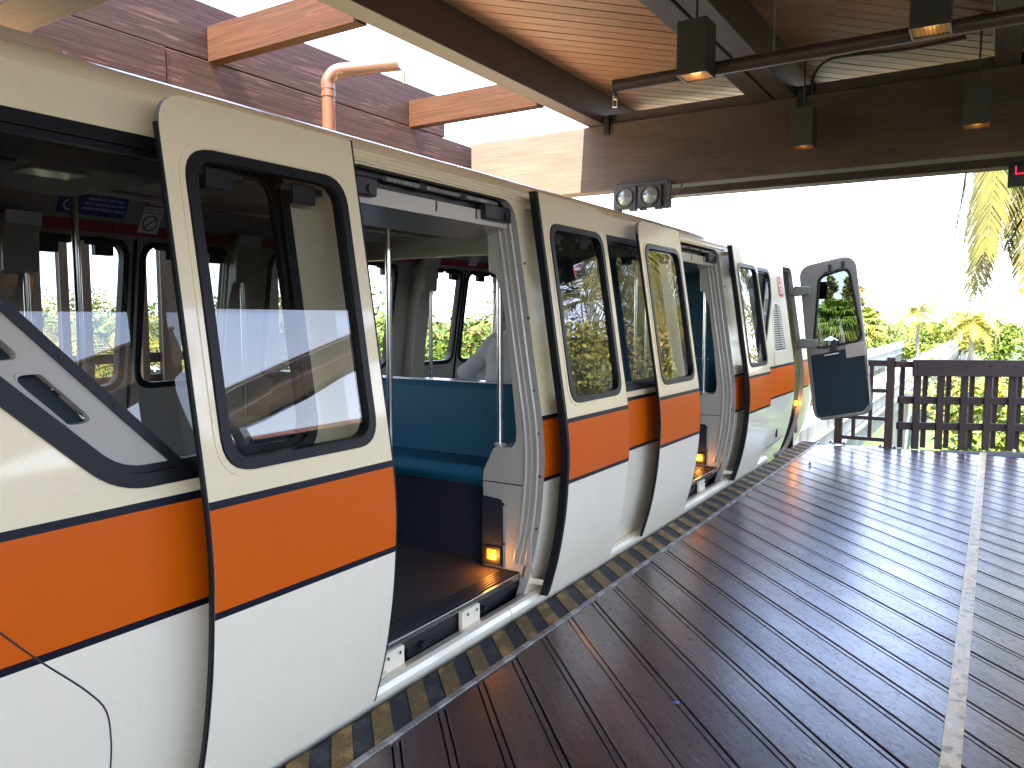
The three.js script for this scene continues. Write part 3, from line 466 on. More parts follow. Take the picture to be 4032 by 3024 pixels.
// slanted vent panels across the window ends
function ventPanel(f, k) {
  const g = group('vent_panel', train), P = (z, y) => [f(z), y];
  const a = [-1.437, 1.15], b = [-0.6, 2.06];                               // inner edge of the panel, lower right to upper left
  const d = [b[0] - a[0], b[1] - a[1]], L = Math.hypot(...d), u = [d[0] / L, d[1] / L], n = [u[1], -u[0]];
  const at = (s, t) => P(a[0] + u[0] * s + n[0] * t, a[1] + u[1] * s + n[1] * t);
  const slots = []; for (let i = 0; i < 4; i++) { const s0 = 0.27 + i * 0.25; slots.push(roundP([at(s0, 0.062), at(s0 + 0.195, 0.062), at(s0 + 0.245, 0.118), at(s0 + 0.05, 0.118)], 0.018)); }
  const outer = roundP([P(-1.43, 1.155), P(-1.2, 1.152), at(0.36, 0.185), at(1.17, 0.2), at(1.22, 0)], [0.004, 0.05, 0.1, 0.02, 0.004]);
  mesh('vent_plate', only(sheet({ outer: ccw([P(-1.43, 1.157), P(-1.215, 1.157), at(0.2, 0.187), at(0.36, 0.19), at(1.2, 0.21), at(1.2, 0)]), holes: slots, off: OFF - 0.009, th: 0.022 })), 'ventGrey', g);
  for (const s of slots) { const c = s.reduce((q, p) => [q[0] + p[0] / s.length, q[1] + p[1] / s.length], [0, 0]); mesh('vent_lip', only(sheet({ outer: s.map((p) => [c[0] + (p[0] - c[0]) * 1.07, c[1] + (p[1] - c[1]) * 1.12]), holes: [s.map((p) => [c[0] + (p[0] - c[0]) * 1.001, c[1] + (p[1] - c[1]) * 1.001])], off: OFF - 0.005, th: 0.004 })), 'ventGrey', g); mesh('vent_backing', only(sheet({ outer: s.map((p) => [c[0] + (p[0] - c[0]) * 1.12, c[1] + (p[1] - c[1]) * 1.2]), off: OFF - 0.06, th: 0.006 })), 'cabGlass2', g); }
  mesh('vent_bar', only(sheet({ outer: ccw([at(-0.06, 0.006), at(1.21, 0.006), at(1.21, -0.024), at(-0.06, -0.024)]), off: OFF + 0.002, th: 0.03 })), 'rubber', g);
  for (let i = 0; i < 6; i++) { const [z, y] = at(0.06 + i * 0.2, -0.009); mesh('screw', cyl([bodyX(y) + 0.001, y, z], [bodyX(y) + 0.005, y, z], 0.006, 8), 'black', g); }
}
mat('coverPlate', { c: [0.5, 0.45, 0.36], roughness: 0.4, map: T.paint });
mat('seam', { c: [0.02, 0.018, 0.016], roughness: 0.6 });
mat('cabGlass2', { c: [0.02, 0.026, 0.03], roughness: 0.75 });
ventPanel((z) => z, 0); ventPanel((z) => mz(z), 1);
// curved seam of the lower access panel
{ const pts = [[-0.72, 1.05], [-0.8, 0.95], [-0.898, 0.821], [-0.994, 0.705], [-1.127, 0.556], [-1.178, 0.48], [-1.198, 0.38], [-1.203, 0.28], [-1.203, 0.0]]; mesh('panel_seam', tube(pts.map(([z, y]) => [bodyX(y) - 0.0012, y, z]), 0.003, 50, 6), 'seam', train); }
// door jambs with console, pole and step light
function jamb(c, side, mir) {
  const g = group('door_jamb', train), zf = c + side * 0.67, zb = zf + side * 0.2, mx = (x) => (mir ? MIR - x : x);
  const o = []; for (let y = 0.1; y <= 2.2; y += 0.1) o.push([mx(bodyX(y) - 0.03), y]);
  o.push(...[[-2.52, 2.19], [-2.505, 2.12], [-2.475, 2.08], [-2.463, 1.86], [-2.42, 1.845], [-2.37, 1.7], [-2.315, 1.3], [-2.28, 0.96], [-2.285, 0.9], [-2.31, 0.865], [-2.42, 0.862], [-2.44, 0.845], [-2.505, 0.72], [-2.51, 0.66], [-2.505, 0.145], [-2.26, 0.145]].map(([x, y]) => [mx(x), y]));
  mesh('pillar', extr(o, zf, zb, 0.012), 'jamb', g);
  for (const [k, rad] of [[0.045, 0.009], [0.085, 0.005], [0.12, 0.01]]) { const pts = []; for (let y = 0.2; y <= 2.12; y += 0.16) pts.push([mx(bodyX(y) - k), y, zf - side * 0.002]); mesh('rib', tube(pts, rad, 24, 8), 'jamb', g); }
  const zs = zf - side * 0.004, B = (x0, x1, y0, y1, d = 0.006) => bx(mx(x0), mx(x1), y0, y1, zs - side * d, zs + side * 0.004, 0.003);
  mesh('console_seam', B(-2.5, -2.22, 0.652, 0.658, 0.0005), 'dark', g);
  mesh('kick_panel', extr(roundP([[mx(-2.503), 0.16], [mx(-2.362), 0.16], [mx(-2.362), 0.56], [mx(-2.503), 0.57]], [0.004, 0.004, 0.03, 0.004].slice()), zs, zs - side * 0.008, 0.002), 'navy', g);
  mesh('light_bezel', B(-2.487, -2.372, 0.178, 0.277, 0.016), 'black', g);
  const l = mesh('step_light', bx(mx(-2.462), mx(-2.396), 0.2, 0.262, zs - side * 0.022, zs - side * 0.012, 0.008), 'amber', g);
  if (!mir && side < 0) { const pl = new THREE.PointLight(new THREE.Color(1, 0.36, 0.05), 0.022, 3); pl.position.set(mx(-2.43), 0.215, zs - side * 0.045); pl.castShadow = true; pl.shadow.radius = 1.2; pl.name = 'step_light_glow'; g.add(pl); }
  for (const [x, y] of [[-2.34, 0.53], [-2.335, 0.3], [-2.2, 1.9], [-2.175, 1.6], [-2.14, 1.2], [-2.11, 0.96], [-2.1, 0.72], [-2.12, 0.42]]) mesh('screw', cyl([mx(x - 0.02), y, zf + side * 0.002], [mx(x - 0.02), y, zf - side * 0.004], 0.008, 8), 'chrome', g);
  mesh('grab_pole', cyl([mx(-2.43), 0.862, zf + side * 0.07], [mx(-2.43), 1.87, zf + side * 0.07], 0.019, 16), 'chrome', g);
  mesh('pole_flange', cyl([mx(-2.43), 0.86, zf + side * 0.07], [mx(-2.43), 0.875, zf + side * 0.07], 0.036, 16), 'jamb', g);
  // inner liner strip between jamb and body skin
  mesh('edge_strip', bx(mx(-2.2), mx(-2.17), 0.16, 0.36, zf - side * 0.01, zf + side * 0.01, 0.004), 'ventGrey', g);
}
for (const c of DC) for (const s of [-1, 1]) for (const m of [false, true]) jamb(c, s, m);
// door headers with the running gear
for (const c of DC) {
  const h = group('door_header', train), z0 = c + 0.66, z1 = c - 0.66;
  mesh('cover_plate', bx(-2.345, -2.33, 2.092, 2.168, z1, z0, 0.003, 'z'), 'coverPlate', h);
  const g = new GB(); g.flat([[-2.34, 2.09, z0], [-2.34, 2.09, z1], [-2.56, 2.04, z1], [-2.56, 2.04, z0]]); g.flat([[-2.56, 2.04, z0], [-2.56, 2.04, z1], [-2.58, 2.18, z1], [-2.58, 2.18, z0]]);
  mesh('brushed_panel', g.geo(), 'brushed', h);
  mesh('track', bx(-2.42, -2.365, 2.1, 2.3, z1, z0, 0.004, 'z'), 'black', h);
  mesh('guide_rail', cyl([-2.322, 2.214, z0 - 0.3], [-2.322, 2.214, z1 + 0.12], 0.012, 10), 'alu', h);
  for (const [a, b] of [[z0, z0 - 0.22], [z1 + 0.26, z1 + 0.02]]) mesh('roller_box', [bx(-2.345, -2.29, 2.12, 2.2, b, a, 0.01), cyl([-2.32, 2.15, b + 0.05], [-2.28, 2.15, b + 0.05], 0.02, 10)], 'black', h);
  for (const z of [c - 0.02, c - 0.36]) mesh('slot', bx(-2.33, -2.3265, 2.115, 2.166, z - 0.006, z + 0.006, 0.002), 'black', h);
  for (const z of [c + 0.1, c - 0.22]) mesh('clip', bx(-2.34, -2.31, 2.195, 2.23, z - 0.03, z + 0.03, 0.004), 'dark', h);
  mesh('lintel', bx(-2.62, -2.425, 2.19, 2.3, z1, z0, 0.004, 'z'), 'liner', h);
}
// floor-to-ceiling poles
for (const [x, z] of [[-3.06, -3.5], [-3.06, -7.2], [-3.75, -2.05]]) mesh('grab_pole', cyl([x, 0.14, z], [x, 2.37, z], 0.0185, 16), 'chrome', train);
// benches: back to back either side of z = -4.2 and at the ends
function bench(zb, dir, x0 = -4.8, x1 = -2.52) { // seat faces dir along z, backrest plane at zb
  const b = group('bench_seat', train), S = (pts) => { const g = extr(pts, x0, x1, 0.012); g.rotateY(Math.PI / 2); return uvs(g, 'x'); };
  // profile in (forward, y): rotateY maps x -> -z
  const q = (p) => p.map(([f, y]) => [-(zb + dir * f), y]);
  const place = (g) => { g.translate(0, 0, 0); return g; };
  mesh('backrest', place(S(q([[0.02, 0.7], [0.12, 0.7], [0.05, 1.14], [0.03, 1.18], [0.0, 1.18]]))), 'seatBlue', b);
  mesh('cushion', place(S(roundP(q([[0.08, 0.6], [0.42, 0.6], [0.47, 0.66], [0.44, 0.725], [0.1, 0.715]]), 0.03))), 'seatBlue', b);
  mesh('seat_base', place(S(q([[0.05, 0.14], [0.38, 0.14], [0.4, 0.6], [0.05, 0.6]]))), 'navy', b);
  mesh('top_rail', bx(x0, x1, 1.176, 1.186, Math.min(zb, zb + dir * 0.04), Math.max(zb, zb + dir * 0.04), 0.004, 'x'), 'chrome', b);
}
bench(-4.16, 1); bench(-4.2, -1); bench(-7.85, 1); bench(-1.75, -1, -4.8, -3.2);
mesh('partition', bx(-4.85, -2.5, 0.14, 2.3, -8.3, -8.26, 0.004), 'partition', train);
mesh('cab_bulkhead', bx(-4.85, -2.4, 0.06, 2.36, -9.9, -9.86, 0.004), 'cabGrey', train);
// cab doorway, its lining and lights
{
  const c = group('cab_doorway', train);
  mesh('cab_lining', [bx(-2.75, -2.72, -0.2, 2.3, -10.7, -9.9, 0.003), bx(-2.72, -2.16, 0.1, 0.45, -10.49, -10.46, 0.003), bx(-2.72, -2.32, 0.452, 2.2, -10.5, -10.47, 0.003), bx(-2.72, -2.24, -0.16, -0.125, -10.6, -9.9, 0.003)], 'cabGrey', c);
  mesh('footwell', bx(-2.7, -2.2, -0.11, 0.42, -10.456, -10.445, 0.003), 'black', c);
  mesh('jamb_step', bx(-2.5, -2.18, 0.86, 0.9, -10.465, -10.38, 0.004), 'cabGrey', c);
  mesh('cab_light', bx(-2.2, -2.15, 0.46, 0.53, -10.456, -10.42, 0.006), 'amber', c);
  const pl = new THREE.PointLight(new THREE.Color(1, 0.36, 0.05), 0.02, 2); pl.position.set(-2.17, 0.495, -10.395); pl.castShadow = true; pl.name = 'cab_light_glow'; c.add(pl);
}
// open cab door standing across the platform side
{
  const d = group('cab_door', train), z0 = -10.38, z1 = -10.44;
  const out = [[-1.954, 0.385], [-1.866, 0.283], [-1.322, 0.409], [-1.263, 0.547], [-1.511, 2.272], [-1.605, 2.373], [-2.098, 2.265], [-2.179, 2.119]].map((p) => p);
  const o = roundP([[-1.94, 0.27], [-1.245, 0.43], [-1.525, 2.392], [-2.19, 2.25], [-2.06, 1.2]], [0.14, 0.14, 0.16, 0.16, 0.05], 8);
  const w = [[-1.985, 1.19], [-1.395, 1.32], [-1.59, 2.235], [-1.945, 2.12]], win = roundP(w, 0.1), wi = roundP(inset(w, 0.022), 0.085);
  mesh('door_frame', extr(o, z1, z0, 0.014, [win]), 'doorGrey', d);
  mesh('window_seal', extr(win, z1 - 0.004, z0 + 0.006, 0.003, [wi]), 'rubber', d);
  const gl = new THREE.ShapeGeometry(new THREE.Shape(wi.map((p) => new THREE.Vector2(...p)))); gl.translate(0, 0, (z0 + z1) / 2); mesh('window_glass', uvs(gl, 'x'), 'cabGlass', d);
  mesh('carpet_panel', extr(roundP([[-1.9, 0.325], [-1.36, 0.445], [-1.29, 0.545], [-1.392, 1.26], [-2.0, 1.12]], [0.06, 0.006, 0.006, 0.006, 0.006]), z0, z0 + 0.008, 0.002), 'teal', d);
  mesh('panel_trim', [cyl([-1.36, 0.44, z0 + 0.008], [-1.285, 0.545, z0 + 0.008], 0.006, 8), cyl([-1.285, 0.545, z0 + 0.008], [-1.345, 1.22, z0 + 0.008], 0.007, 8), cyl([-1.9, 0.32, z0 + 0.008], [-1.36, 0.44, z0 + 0.008], 0.004, 8)], 'chrome', d);
  mesh('latch_plate', extr([[-1.575, 1.1], [-1.36, 1.145], [-1.385, 1.315], [-1.6, 1.265]], z0, z0 + 0.02, 0.004), 'ventGrey', d);
  mesh('pull_handle', cyl([-1.83, 1.125, z0 + 0.03], [-1.66, 1.16, z0 + 0.03], 0.011, 10), 'chrome', d);
  mesh('lock', extr(roundP([[-1.77, 1.17], [-1.69, 1.188], [-1.695, 1.31], [-1.725, 1.34], [-1.765, 1.3]], 0.012), z0, z0 + 0.03, 0.004), 'black', d);
  const mir = roundP([[-1.97, 1.84], [-1.845, 1.84], [-1.845, 2.06], [-1.97, 2.06]], 0.03); mesh('mirror', extr(mir, z0 - 0.13, z0 - 0.06, 0.012), 'black', d);
  for (const [x, y] of [[-1.81, 2.18], [-1.66, 2.215]]) mesh('window_catch', [bx(x - 0.018, x + 0.018, y - 0.01, y + 0.09, z0, z0 + 0.02, 0.003), bx(x - 0.065, x + 0.065, y - 0.025, y - 0.005, z0, z0 + 0.03, 0.004)], 'black', d);
  for (const [y, x] of [[1.94, -2.14], [1.27, -2.04]]) mesh('hinge_arm', extr(roundP([[x - 0.14, y - 0.07], [x + 0.11, y - 0.045], [x + 0.12, y + 0.06], [x - 0.08, y + 0.07]], 0.02), z0 - 0.06, z0 + 0.05, 0.015), 'doorGrey', d);
}
// nose beyond the cab door
{
  const sec = []; for (let y = -0.42; y < 2.28; y += 0.15) sec.push([bodyX(y), y]); sec.push([-2.3, 2.3], [-2.345, 2.36], [-2.5, 2.415], [-3.0, 2.487], [-3.55, 2.51]);
  const full = [...sec, ...sec.slice(0, -1).reverse().map(([x, y]) => [MIR - x, y])], st = [[-10.78, 1, 0], [-11.1, 0.985, 0], [-11.6, 0.93, -0.02], [-12.1, 0.82, -0.05], [-12.6, 0.62, -0.1], [-12.95, 0.38, -0.14], [-13.1, 0.05, -0.16]];
  const P = st.map(([z, k, dy]) => full.map(([x, y]) => [MIR / 2 + (x - MIR / 2) * k, 0.55 + (y - 0.55) * (0.25 + 0.75 * k) + dy, z]));
  const pos = [], ix = [], nf = full.length; P.forEach((r) => r.forEach((p) => pos.push(...p)));
  for (let i = 0; i < P.length - 1; i++) for (let j = 0; j < nf - 1; j++) { const a = i * nf + j; ix.push(a, a + nf, a + 1, a + 1, a + nf, a + nf + 1); }
  const g = new THREE.BufferGeometry(); g.setAttribute('position', new THREE.Float32BufferAttribute(pos, 3)); g.setIndex(ix); g.computeVertexNormals(); mesh('nose', uvs(g, 'x'), 'white', train);
  // stripe carried on to the nose
  const y0 = 0.715, y1 = 1.035, gb = new GB(); for (let i = 0; i < 2; i++) { const f = (y, s) => { const [z, k] = s; return [MIR / 2 + (bodyX(y) + 0.004 - MIR / 2) * k, y, z]; }; const A = st[i], B = st[i + 1]; gb.flat([f(y0, A), f(y0, B), f(y1, B), f(y1, A)]); } mesh('orange_stripe', gb.geo(), 'orange', train);
  const rail = tube([[-2.36, 2.33, -10.0], [-2.34, 2.345, -10.3], [-2.33, 2.34, -10.6]], 0.008, 12, 6); mesh('drip_rail', rail, 'black', train);
}
// car end: louvred grille, maker's badge, small hatch
{
  const g = group('vent_grille', train), base = ccw([[-9.0, 1.2], [-9.62, 1.2], [-9.55, 1.78], [-9.3, 1.8], [-9.16, 1.7]]);
  mesh('frame', only(sheet({ outer: roundP(base, 0.04), holes: [roundP(inset(base, 0.03), 0.03)], off: OFF + 0.006, th: 0.008 })), 'white', g);
  mesh('backing', only(sheet({ outer: roundP(inset(base, 0.029), 0.03), off: OFF + 0.001, th: 0 })), 'dark', g);
  const lou = []; for (let i = 0; i < 20; i++) { const y = 1.245 + i * 0.026, f = (y - 1.2) / 0.55, za = -9.045 - f * 0.155, zb = -9.32; lou.push(bx(bodyX(y) + 0.001, bodyX(y) + 0.007, y, y + 0.013, zb, za, 0)); lou.push(bx(bodyX(y) + 0.001, bodyX(y) + 0.007, y, y + 0.016, -9.585, -9.36, 0)); }
  mesh('louvre', lou, 'white', g).userData.kind = 'stuff';
  const bd = group('badge', train), bp = rect(-9.8, -9.58, 1.86, 2.1); mesh('badge_field', only(sheet({ outer: roundP(bp, 0.05), off: OFF + 0.003, th: 0.002 })), 'redLogo', bd);
  mesh('badge_mark', [only(sheet({ outer: ccw([[-9.62, 2.07], [-9.64, 2.07], [-9.64, 2.0], [-9.74, 2.0], [-9.74, 2.07], [-9.76, 2.07], [-9.76, 1.98], [-9.62, 1.98]]), off: OFF + 0.005, th: 0.001 })), only(sheet({ outer: roundP(rect(-9.76, -9.64, 1.89, 1.96), 0.03), holes: [roundP(rect(-9.735, -9.665, 1.91, 1.94), 0.012)], off: OFF + 0.005, th: 0.001 }))], 'white', bd);
  const s = (pts, n = 'panel_seam') => mesh(n, tube(pts.map(([z, y]) => [bodyX(y) - 0.001, y, z]), 0.004, 30, 6), 'dark', train);
  s([[-8.98, 1.2], [-8.94, 1.05], [-8.9, 0.86]]); s([[-9.0, 0.1], [-9.4, 0.12], [-9.85, 0.14]]); s([[-9.35, 0.14], [-9.33, 0.3]]);
  mesh('door_pull', bx(bodyX(0.25) - 0.002, bodyX(0.25) + 0.02, 0.2, 0.3, -9.3, -9.28, 0.005), 'black', train);
}
// printed notices inside, on the far cove
{
  function canvasTex(w, h, draw) { const c = document.createElement('canvas'); c.width = w; c.height = h; draw(c.getContext('2d'), w, h); const t = new THREE.CanvasTexture(c); t.colorSpace = THREE.SRGBColorSpace; return t; }
  const blue = canvasTex(512, 192, (x, w, h) => { x.fillStyle = '#1d3a86'; x.fillRect(0, 0, w, h); x.fillStyle = '#f2f2f2'; x.strokeStyle = '#f2f2f2'; x.lineWidth = 10; x.lineCap = 'round'; x.beginPath(); x.arc(82, 28, 13, 0, 7); x.fill(); x.beginPath(); x.moveTo(80, 50); x.lineTo(84, 100); x.lineTo(120, 100); x.lineTo(138, 148); x.lineTo(154, 142); x.stroke(); x.beginPath(); x.moveTo(84, 72); x.lineTo(114, 72); x.stroke(); x.beginPath(); x.arc(88, 122, 42, 0.5, 4.2); x.stroke(); x.font = 'bold 27px sans-serif'; x.textAlign = 'center'; x.fillText('GUESTS IN THIS CAR', 340, 62); x.fillText('MUST MAKE ROOM FOR', 340, 104); x.fillText('GUESTS IN WHEEL CHAIRS', 340, 146); });
  const caut = canvasTex(256, 384, (x, w, h) => { x.fillStyle = '#e8e4de'; x.fillRect(0, 0, w, h); x.fillStyle = '#7a1420'; x.fillRect(0, 0, w, 70); x.fillStyle = '#f0ece6'; x.font = 'bold 44px sans-serif'; x.textAlign = 'center'; x.fillText('CAUTION!', w / 2, 52); x.fillStyle = '#58202a'; x.font = 'bold 30px sans-serif'; x.fillText('DO NOT LEAN', w / 2, 112); x.fillText('AGAINST DOOR', w / 2, 150); x.strokeStyle = '#58202a'; x.lineWidth = 14; x.beginPath(); x.arc(w / 2, 262, 86, 0, 7); x.stroke(); x.beginPath(); x.moveTo(68, 322); x.lineTo(188, 202); x.stroke(); });
  const P = (t) => [-4.77 + 0.17 * t, 2.1 + 0.27 * t];
  const plate = (name, zc, w, t0, t1, tx) => { const a = P(t0), b = P(t1), n = [0.846, -0.533], e = 0.008, g = new THREE.BufferGeometry(); const q = [[a, zc + w / 2, 0, 0], [a, zc - w / 2, 1, 0], [b, zc - w / 2, 1, 1], [b, zc + w / 2, 0, 1]]; const pos = [], uv = [], nr = []; for (const k of [0, 1, 2, 0, 2, 3]) { const [p, z, u, v] = q[k]; pos.push(p[0] + n[0] * e, p[1] + n[1] * e, z); uv.push(u, v); nr.push(n[0], n[1], 0); } g.setAttribute('position', new THREE.Float32BufferAttribute(pos, 3)); g.setAttribute('normal', new THREE.Float32BufferAttribute(nr, 3)); g.setAttribute('uv', new THREE.Float32BufferAttribute(uv, 2)); const m = new THREE.MeshStandardMaterial({ map: tx, roughness: 0.5 }); m.name = name + '_print'; mesh(name, g, m, train); };
  plate('wheelchair_notice', -2.66, 0.42, 0.46, 0.93, blue); plate('caution_notice', -3.05, 0.14, 0.2, 0.93, caut);
  plate('wheelchair_notice', -6.35, 0.42, 0.46, 0.93, blue); plate('caution_notice', -6.74, 0.14, 0.2, 0.93, caut);
}
// ---------------------------------------------------------------- seated passenger
{
  const N = 72, S = 0.75, cx = -2.95, cy = 0.95, cz = -4.72;
  const J = [ // a, b, ra, rb (world)
    [[-2.96, 0.86, -4.4], [-2.95, 1.05, -4.44], 0.165, 0.15], [[-2.95, 1.05, -4.44], [-2.94, 1.33, -4.5], 0.15, 0.155], [[-3.08, 1.4, -4.51], [-2.8, 1.4, -4.51], 0.075, 0.075],
    [[-2.94, 1.38, -4.52], [-2.935, 1.5, -4.55], 0.065, 0.055], [[-3.05, 1.44, -4.52], [-2.84, 1.44, -4.52], 0.055, 0.055],
    [[-3.12, 1.37, -4.5], [-3.33, 1.2, -4.52], 0.068, 0.056], [[-3.33, 1.2, -4.52], [-3.22, 1.12, -4.74], 0.055, 0.042],
    [[-2.76, 1.37, -4.5], [-2.66, 1.12, -4.5], 0.068, 0.055], [[-2.66, 1.12, -4.5], [-2.78, 1.0, -4.7], 0.052, 0.042],
    [[-3.05, 0.83, -4.45], [-3.08, 0.82, -4.88], 0.095, 0.072], [[-2.86, 0.83, -4.45], [-2.84, 0.82, -4.88], 0.095, 0.072],
    [[-3.08, 0.81, -4.9], [-3.08, 0.4, -4.92], 0.068, 0.048], [[-2.84, 0.81, -4.9], [-2.84, 0.4, -4.92], 0.068, 0.048],
    [[-3.08, 0.4, -4.92], [-3.08, 0.25, -4.9], 0.048, 0.045], [[-2.84, 0.4, -4.92], [-2.84, 0.25, -4.9], 0.048, 0.045]];
  const H = [[[-2.935, 1.62, -4.57], [-2.935, 1.66, -4.57], 0.085, 0.09], [[-2.935, 1.57, -4.62], [-2.935, 1.6, -4.64], 0.055, 0.05], [[-2.935, 1.615, -4.685], [-2.935, 1.6, -4.69], 0.014, 0.016]];
  const cap = (p, [a, b, ra, rb]) => { const ab = [b[0] - a[0], b[1] - a[1], b[2] - a[2]], t = clamp(((p[0] - a[0]) * ab[0] + (p[1] - a[1]) * ab[1] + (p[2] - a[2]) * ab[2]) / (ab[0] ** 2 + ab[1] ** 2 + ab[2] ** 2 + 1e-9)); return Math.hypot(p[0] - a[0] - ab[0] * t, p[1] - a[1] - ab[1] * t, p[2] - a[2] - ab[2] * t) - (ra + (rb - ra) * t); };
  const smin = (a, b, k) => { const h = clamp(0.5 + 0.5 * (b - a) / k); return b + (a - b) * h - k * h * (1 - h); };
  function march(f, n, size, c, color) {
    const mc = new MarchingCubes(n, new THREE.MeshStandardMaterial(), false, false, 90000), h = n / 2; mc.isolation = 0;
    for (let z = 0; z < n; z++) for (let y = 0; y < n; y++) for (let x = 0; x < n; x++) mc.field[x + y * n + z * n * n] = -f([c[0] + (x - h) / h * size, c[1] + (y - h) / h * size, c[2] + (z - h) / h * size]);
    mc.update(); const k = mc.count, g = new THREE.BufferGeometry(), p = new Float32Array(k * 3), q = new Float32Array(k * 3), col = new Float32Array(k * 3), uv = new Float32Array(k * 2);
    for (let i = 0; i < k; i++) { for (let d = 0; d < 3; d++) p[3 * i + d] = c[d] + mc.positionArray[3 * i + d] * size; const P = [p[3 * i], p[3 * i + 1], p[3 * i + 2]], e = 0.004, gr = V(f([P[0] + e, P[1], P[2]]) - f([P[0] - e, P[1], P[2]]), f([P[0], P[1] + e, P[2]]) - f([P[0], P[1] - e, P[2]]), f([P[0], P[1], P[2] + e]) - f([P[0], P[1], P[2] - e])).normalize(); q.set(gr.toArray(), 3 * i); col.set(color(P), 3 * i); uv.set([P[0] + P[2], P[1]], 2 * i); }
    g.setAttribute('position', new THREE.BufferAttribute(p, 3)); g.setAttribute('normal', new THREE.BufferAttribute(q, 3)); g.setAttribute('uv', new THREE.BufferAttribute(uv, 2)); g.setAttribute('color', new THREE.BufferAttribute(col, 3)); return g;
  }
  const wr = (p) => 0.006 * Math.sin(p[1] * 34 + p[0] * 15) * Math.sin(p[0] * 21 + p[2] * 9);
  const body = (p) => { let d = 9; for (const j of J) d = smin(d, cap(p, j), 0.045); return d + wr(p); };
  const head = (p) => { let d = 9; for (const j of H) d = smin(d, cap(p, j), 0.03); const ear = Math.min(cap(p, [[-2.847, 1.61, -4.56], [-2.847, 1.635, -4.56], 0.02, 0.022]), cap(p, [[-3.023, 1.61, -4.56], [-3.023, 1.635, -4.56], 0.02, 0.022])); return Math.min(d, ear); };
  const skin = [0.75, 0.55, 0.45], cloth = [1, 1, 1], jean = [0.12, 0.16, 0.26];
  const per = tag(group('person'), 'seated passenger in a pale hooded top seen from behind over the bench', 'person'); per.position.x = 0.1;
  const gB = march(body, N, S, [cx, cy, cz], (p) => (p[1] < 0.93 && p[2] < -4.3 && p[1] < 0.9 ? jean : cloth));
  const gH = march(head, 56, 0.2, [-2.935, 1.62, -4.58], () => skin);
  // hands: palm and five fingers each, resting on the lap
  const hand = (x, s) => { const F = [[[x, 1.0 + (x < -3 ? 0.1 : -0.02), -4.76], [x, 0.97 + (x < -3 ? 0.1 : -0.02), -4.82], 0.034, 0.03]]; for (let i = 0; i < 4; i++) { const o = (i - 1.5) * 0.019, y = 0.965 + (x < -3 ? 0.1 : -0.02), l = [0.055, 0.066, 0.062, 0.048][i]; F.push([[x + o, y, -4.835], [x + o, y - 0.012, -4.835 - l * 0.6], 0.009, 0.0085], [[x + o, y - 0.012, -4.835 - l * 0.6], [x + o, y - 0.035, -4.835 - l], 0.0085, 0.0075]); } F.push([[x + s * 0.03, 0.985 + (x < -3 ? 0.1 : -0.02), -4.79], [x + s * 0.052, 0.965 + (x < -3 ? 0.1 : -0.02), -4.85], 0.011, 0.009]); return march((p) => { let d = 9; for (const j of F) d = smin(d, cap(p, j), 0.006); return d; }, 48, 0.12, [x, 0.97 + (x < -3 ? 0.1 : -0.02), -4.82], () => skin); };
  mesh('body', [gB, gH, hand(-3.2, 1), hand(-2.8, -1)], 'hoodie', per);
  const hs = (p) => Math.max(cap(p, [[-2.935, 1.64, -4.555], [-2.935, 1.67, -4.555], 0.098, 0.1]), -(cap(p, [[-2.935, 1.58, -4.7], [-2.935, 1.64, -4.7], 0.1, 0.09])), p[2] < -4.6 && p[1] < 1.66 ? 0.02 : -1);
  mesh('hair', march(hs, 48, 0.2, [-2.935, 1.65, -4.56], () => [1, 1, 1]), 'hair', per);
  const hd = (p) => { const t = Math.hypot(Math.hypot(p[0] + 2.937, (p[2] + 4.5) * 1.15) - 0.1, (p[1] - 1.455) * 1.1) - 0.042; return smin(t, cap(p, [[-2.94, 1.4, -4.37], [-2.94, 1.34, -4.36], 0.055, 0.04]), 0.04) + wr(p) * 0.6; };
  mesh('hood', march(hd, 56, 0.24, [-2.937, 1.44, -4.48], () => cloth), 'hoodie', per);
}
// ---------------------------------------------------------------- hanging lamps
function pendant(x, z, label, glow) {
  const l = tag(group('pendant_lamp', null, x, 3.2, z), label, 'lamp', 'square lamps hung under the canopy'), w = 0.1, h = 0.345, t = 0.012;
  mesh('shade', [bx(-w, w, 0, h, -w, -w + t, 0.003), bx(-w, w, 0, h, w - t, w, 0.003), bx(-w, -w + t, 0, h, -w + t, w - t, 0.003), bx(w - t, w, 0, h, -w + t, w - t, 0.003), bx(-w + t, w - t, h - 0.02, h - 0.004, -w + t, w - t, 0.002)], 'lampBox', l);
  mesh('rim', [bx(-w - 0.002, w + 0.002, -0.004, 0.002, -w - 0.002, -w + 0.006, 0), bx(-w - 0.002, w + 0.002, -0.004, 0.002, w - 0.006, w + 0.002, 0), bx(-w - 0.002, -w + 0.006, -0.004, 0.002, -w + 0.006, w - 0.006, 0), bx(w - 0.006, w + 0.002, -0.004, 0.002, -w + 0.006, w - 0.006, 0)], 'copperPaint', l);
  mesh('diffuser', bx(-w + t, w - t, 0.012, 0.018, -w + t, w - t, 0), glow, l);
  const gr = []; for (let i = 1; i < 8; i++) { const o = -w + t + (2 * w - 2 * t) * i / 8; gr.push(bx(o - 0.0015, o + 0.0015, 0.004, 0.011, -w + t, w - t, 0), bx(-w + t, w - t, 0.003, 0.01, o - 0.0015, o + 0.0015, 0)); } mesh('louvre_grid', gr, 'brass', l).userData.kind = 'stuff';
  mesh('stem', [cyl([0, h - 0.01, 0], [0, 0.895, 0], 0.009, 8), cyl([0, 0.88, 0], [0, 0.9, 0], 0.04, 12)], 'lampBox', l);
  const p = new THREE.PointLight(new THREE.Color(1, 0.6, 0.25), glow === 'lampGlow' ? 0.006 : 0.002, 4); p.position.set(0, -0.03, 0); p.castShadow = true; p.shadow.radius = 2; p.name = 'lamp_glow'; l.add(p);
}
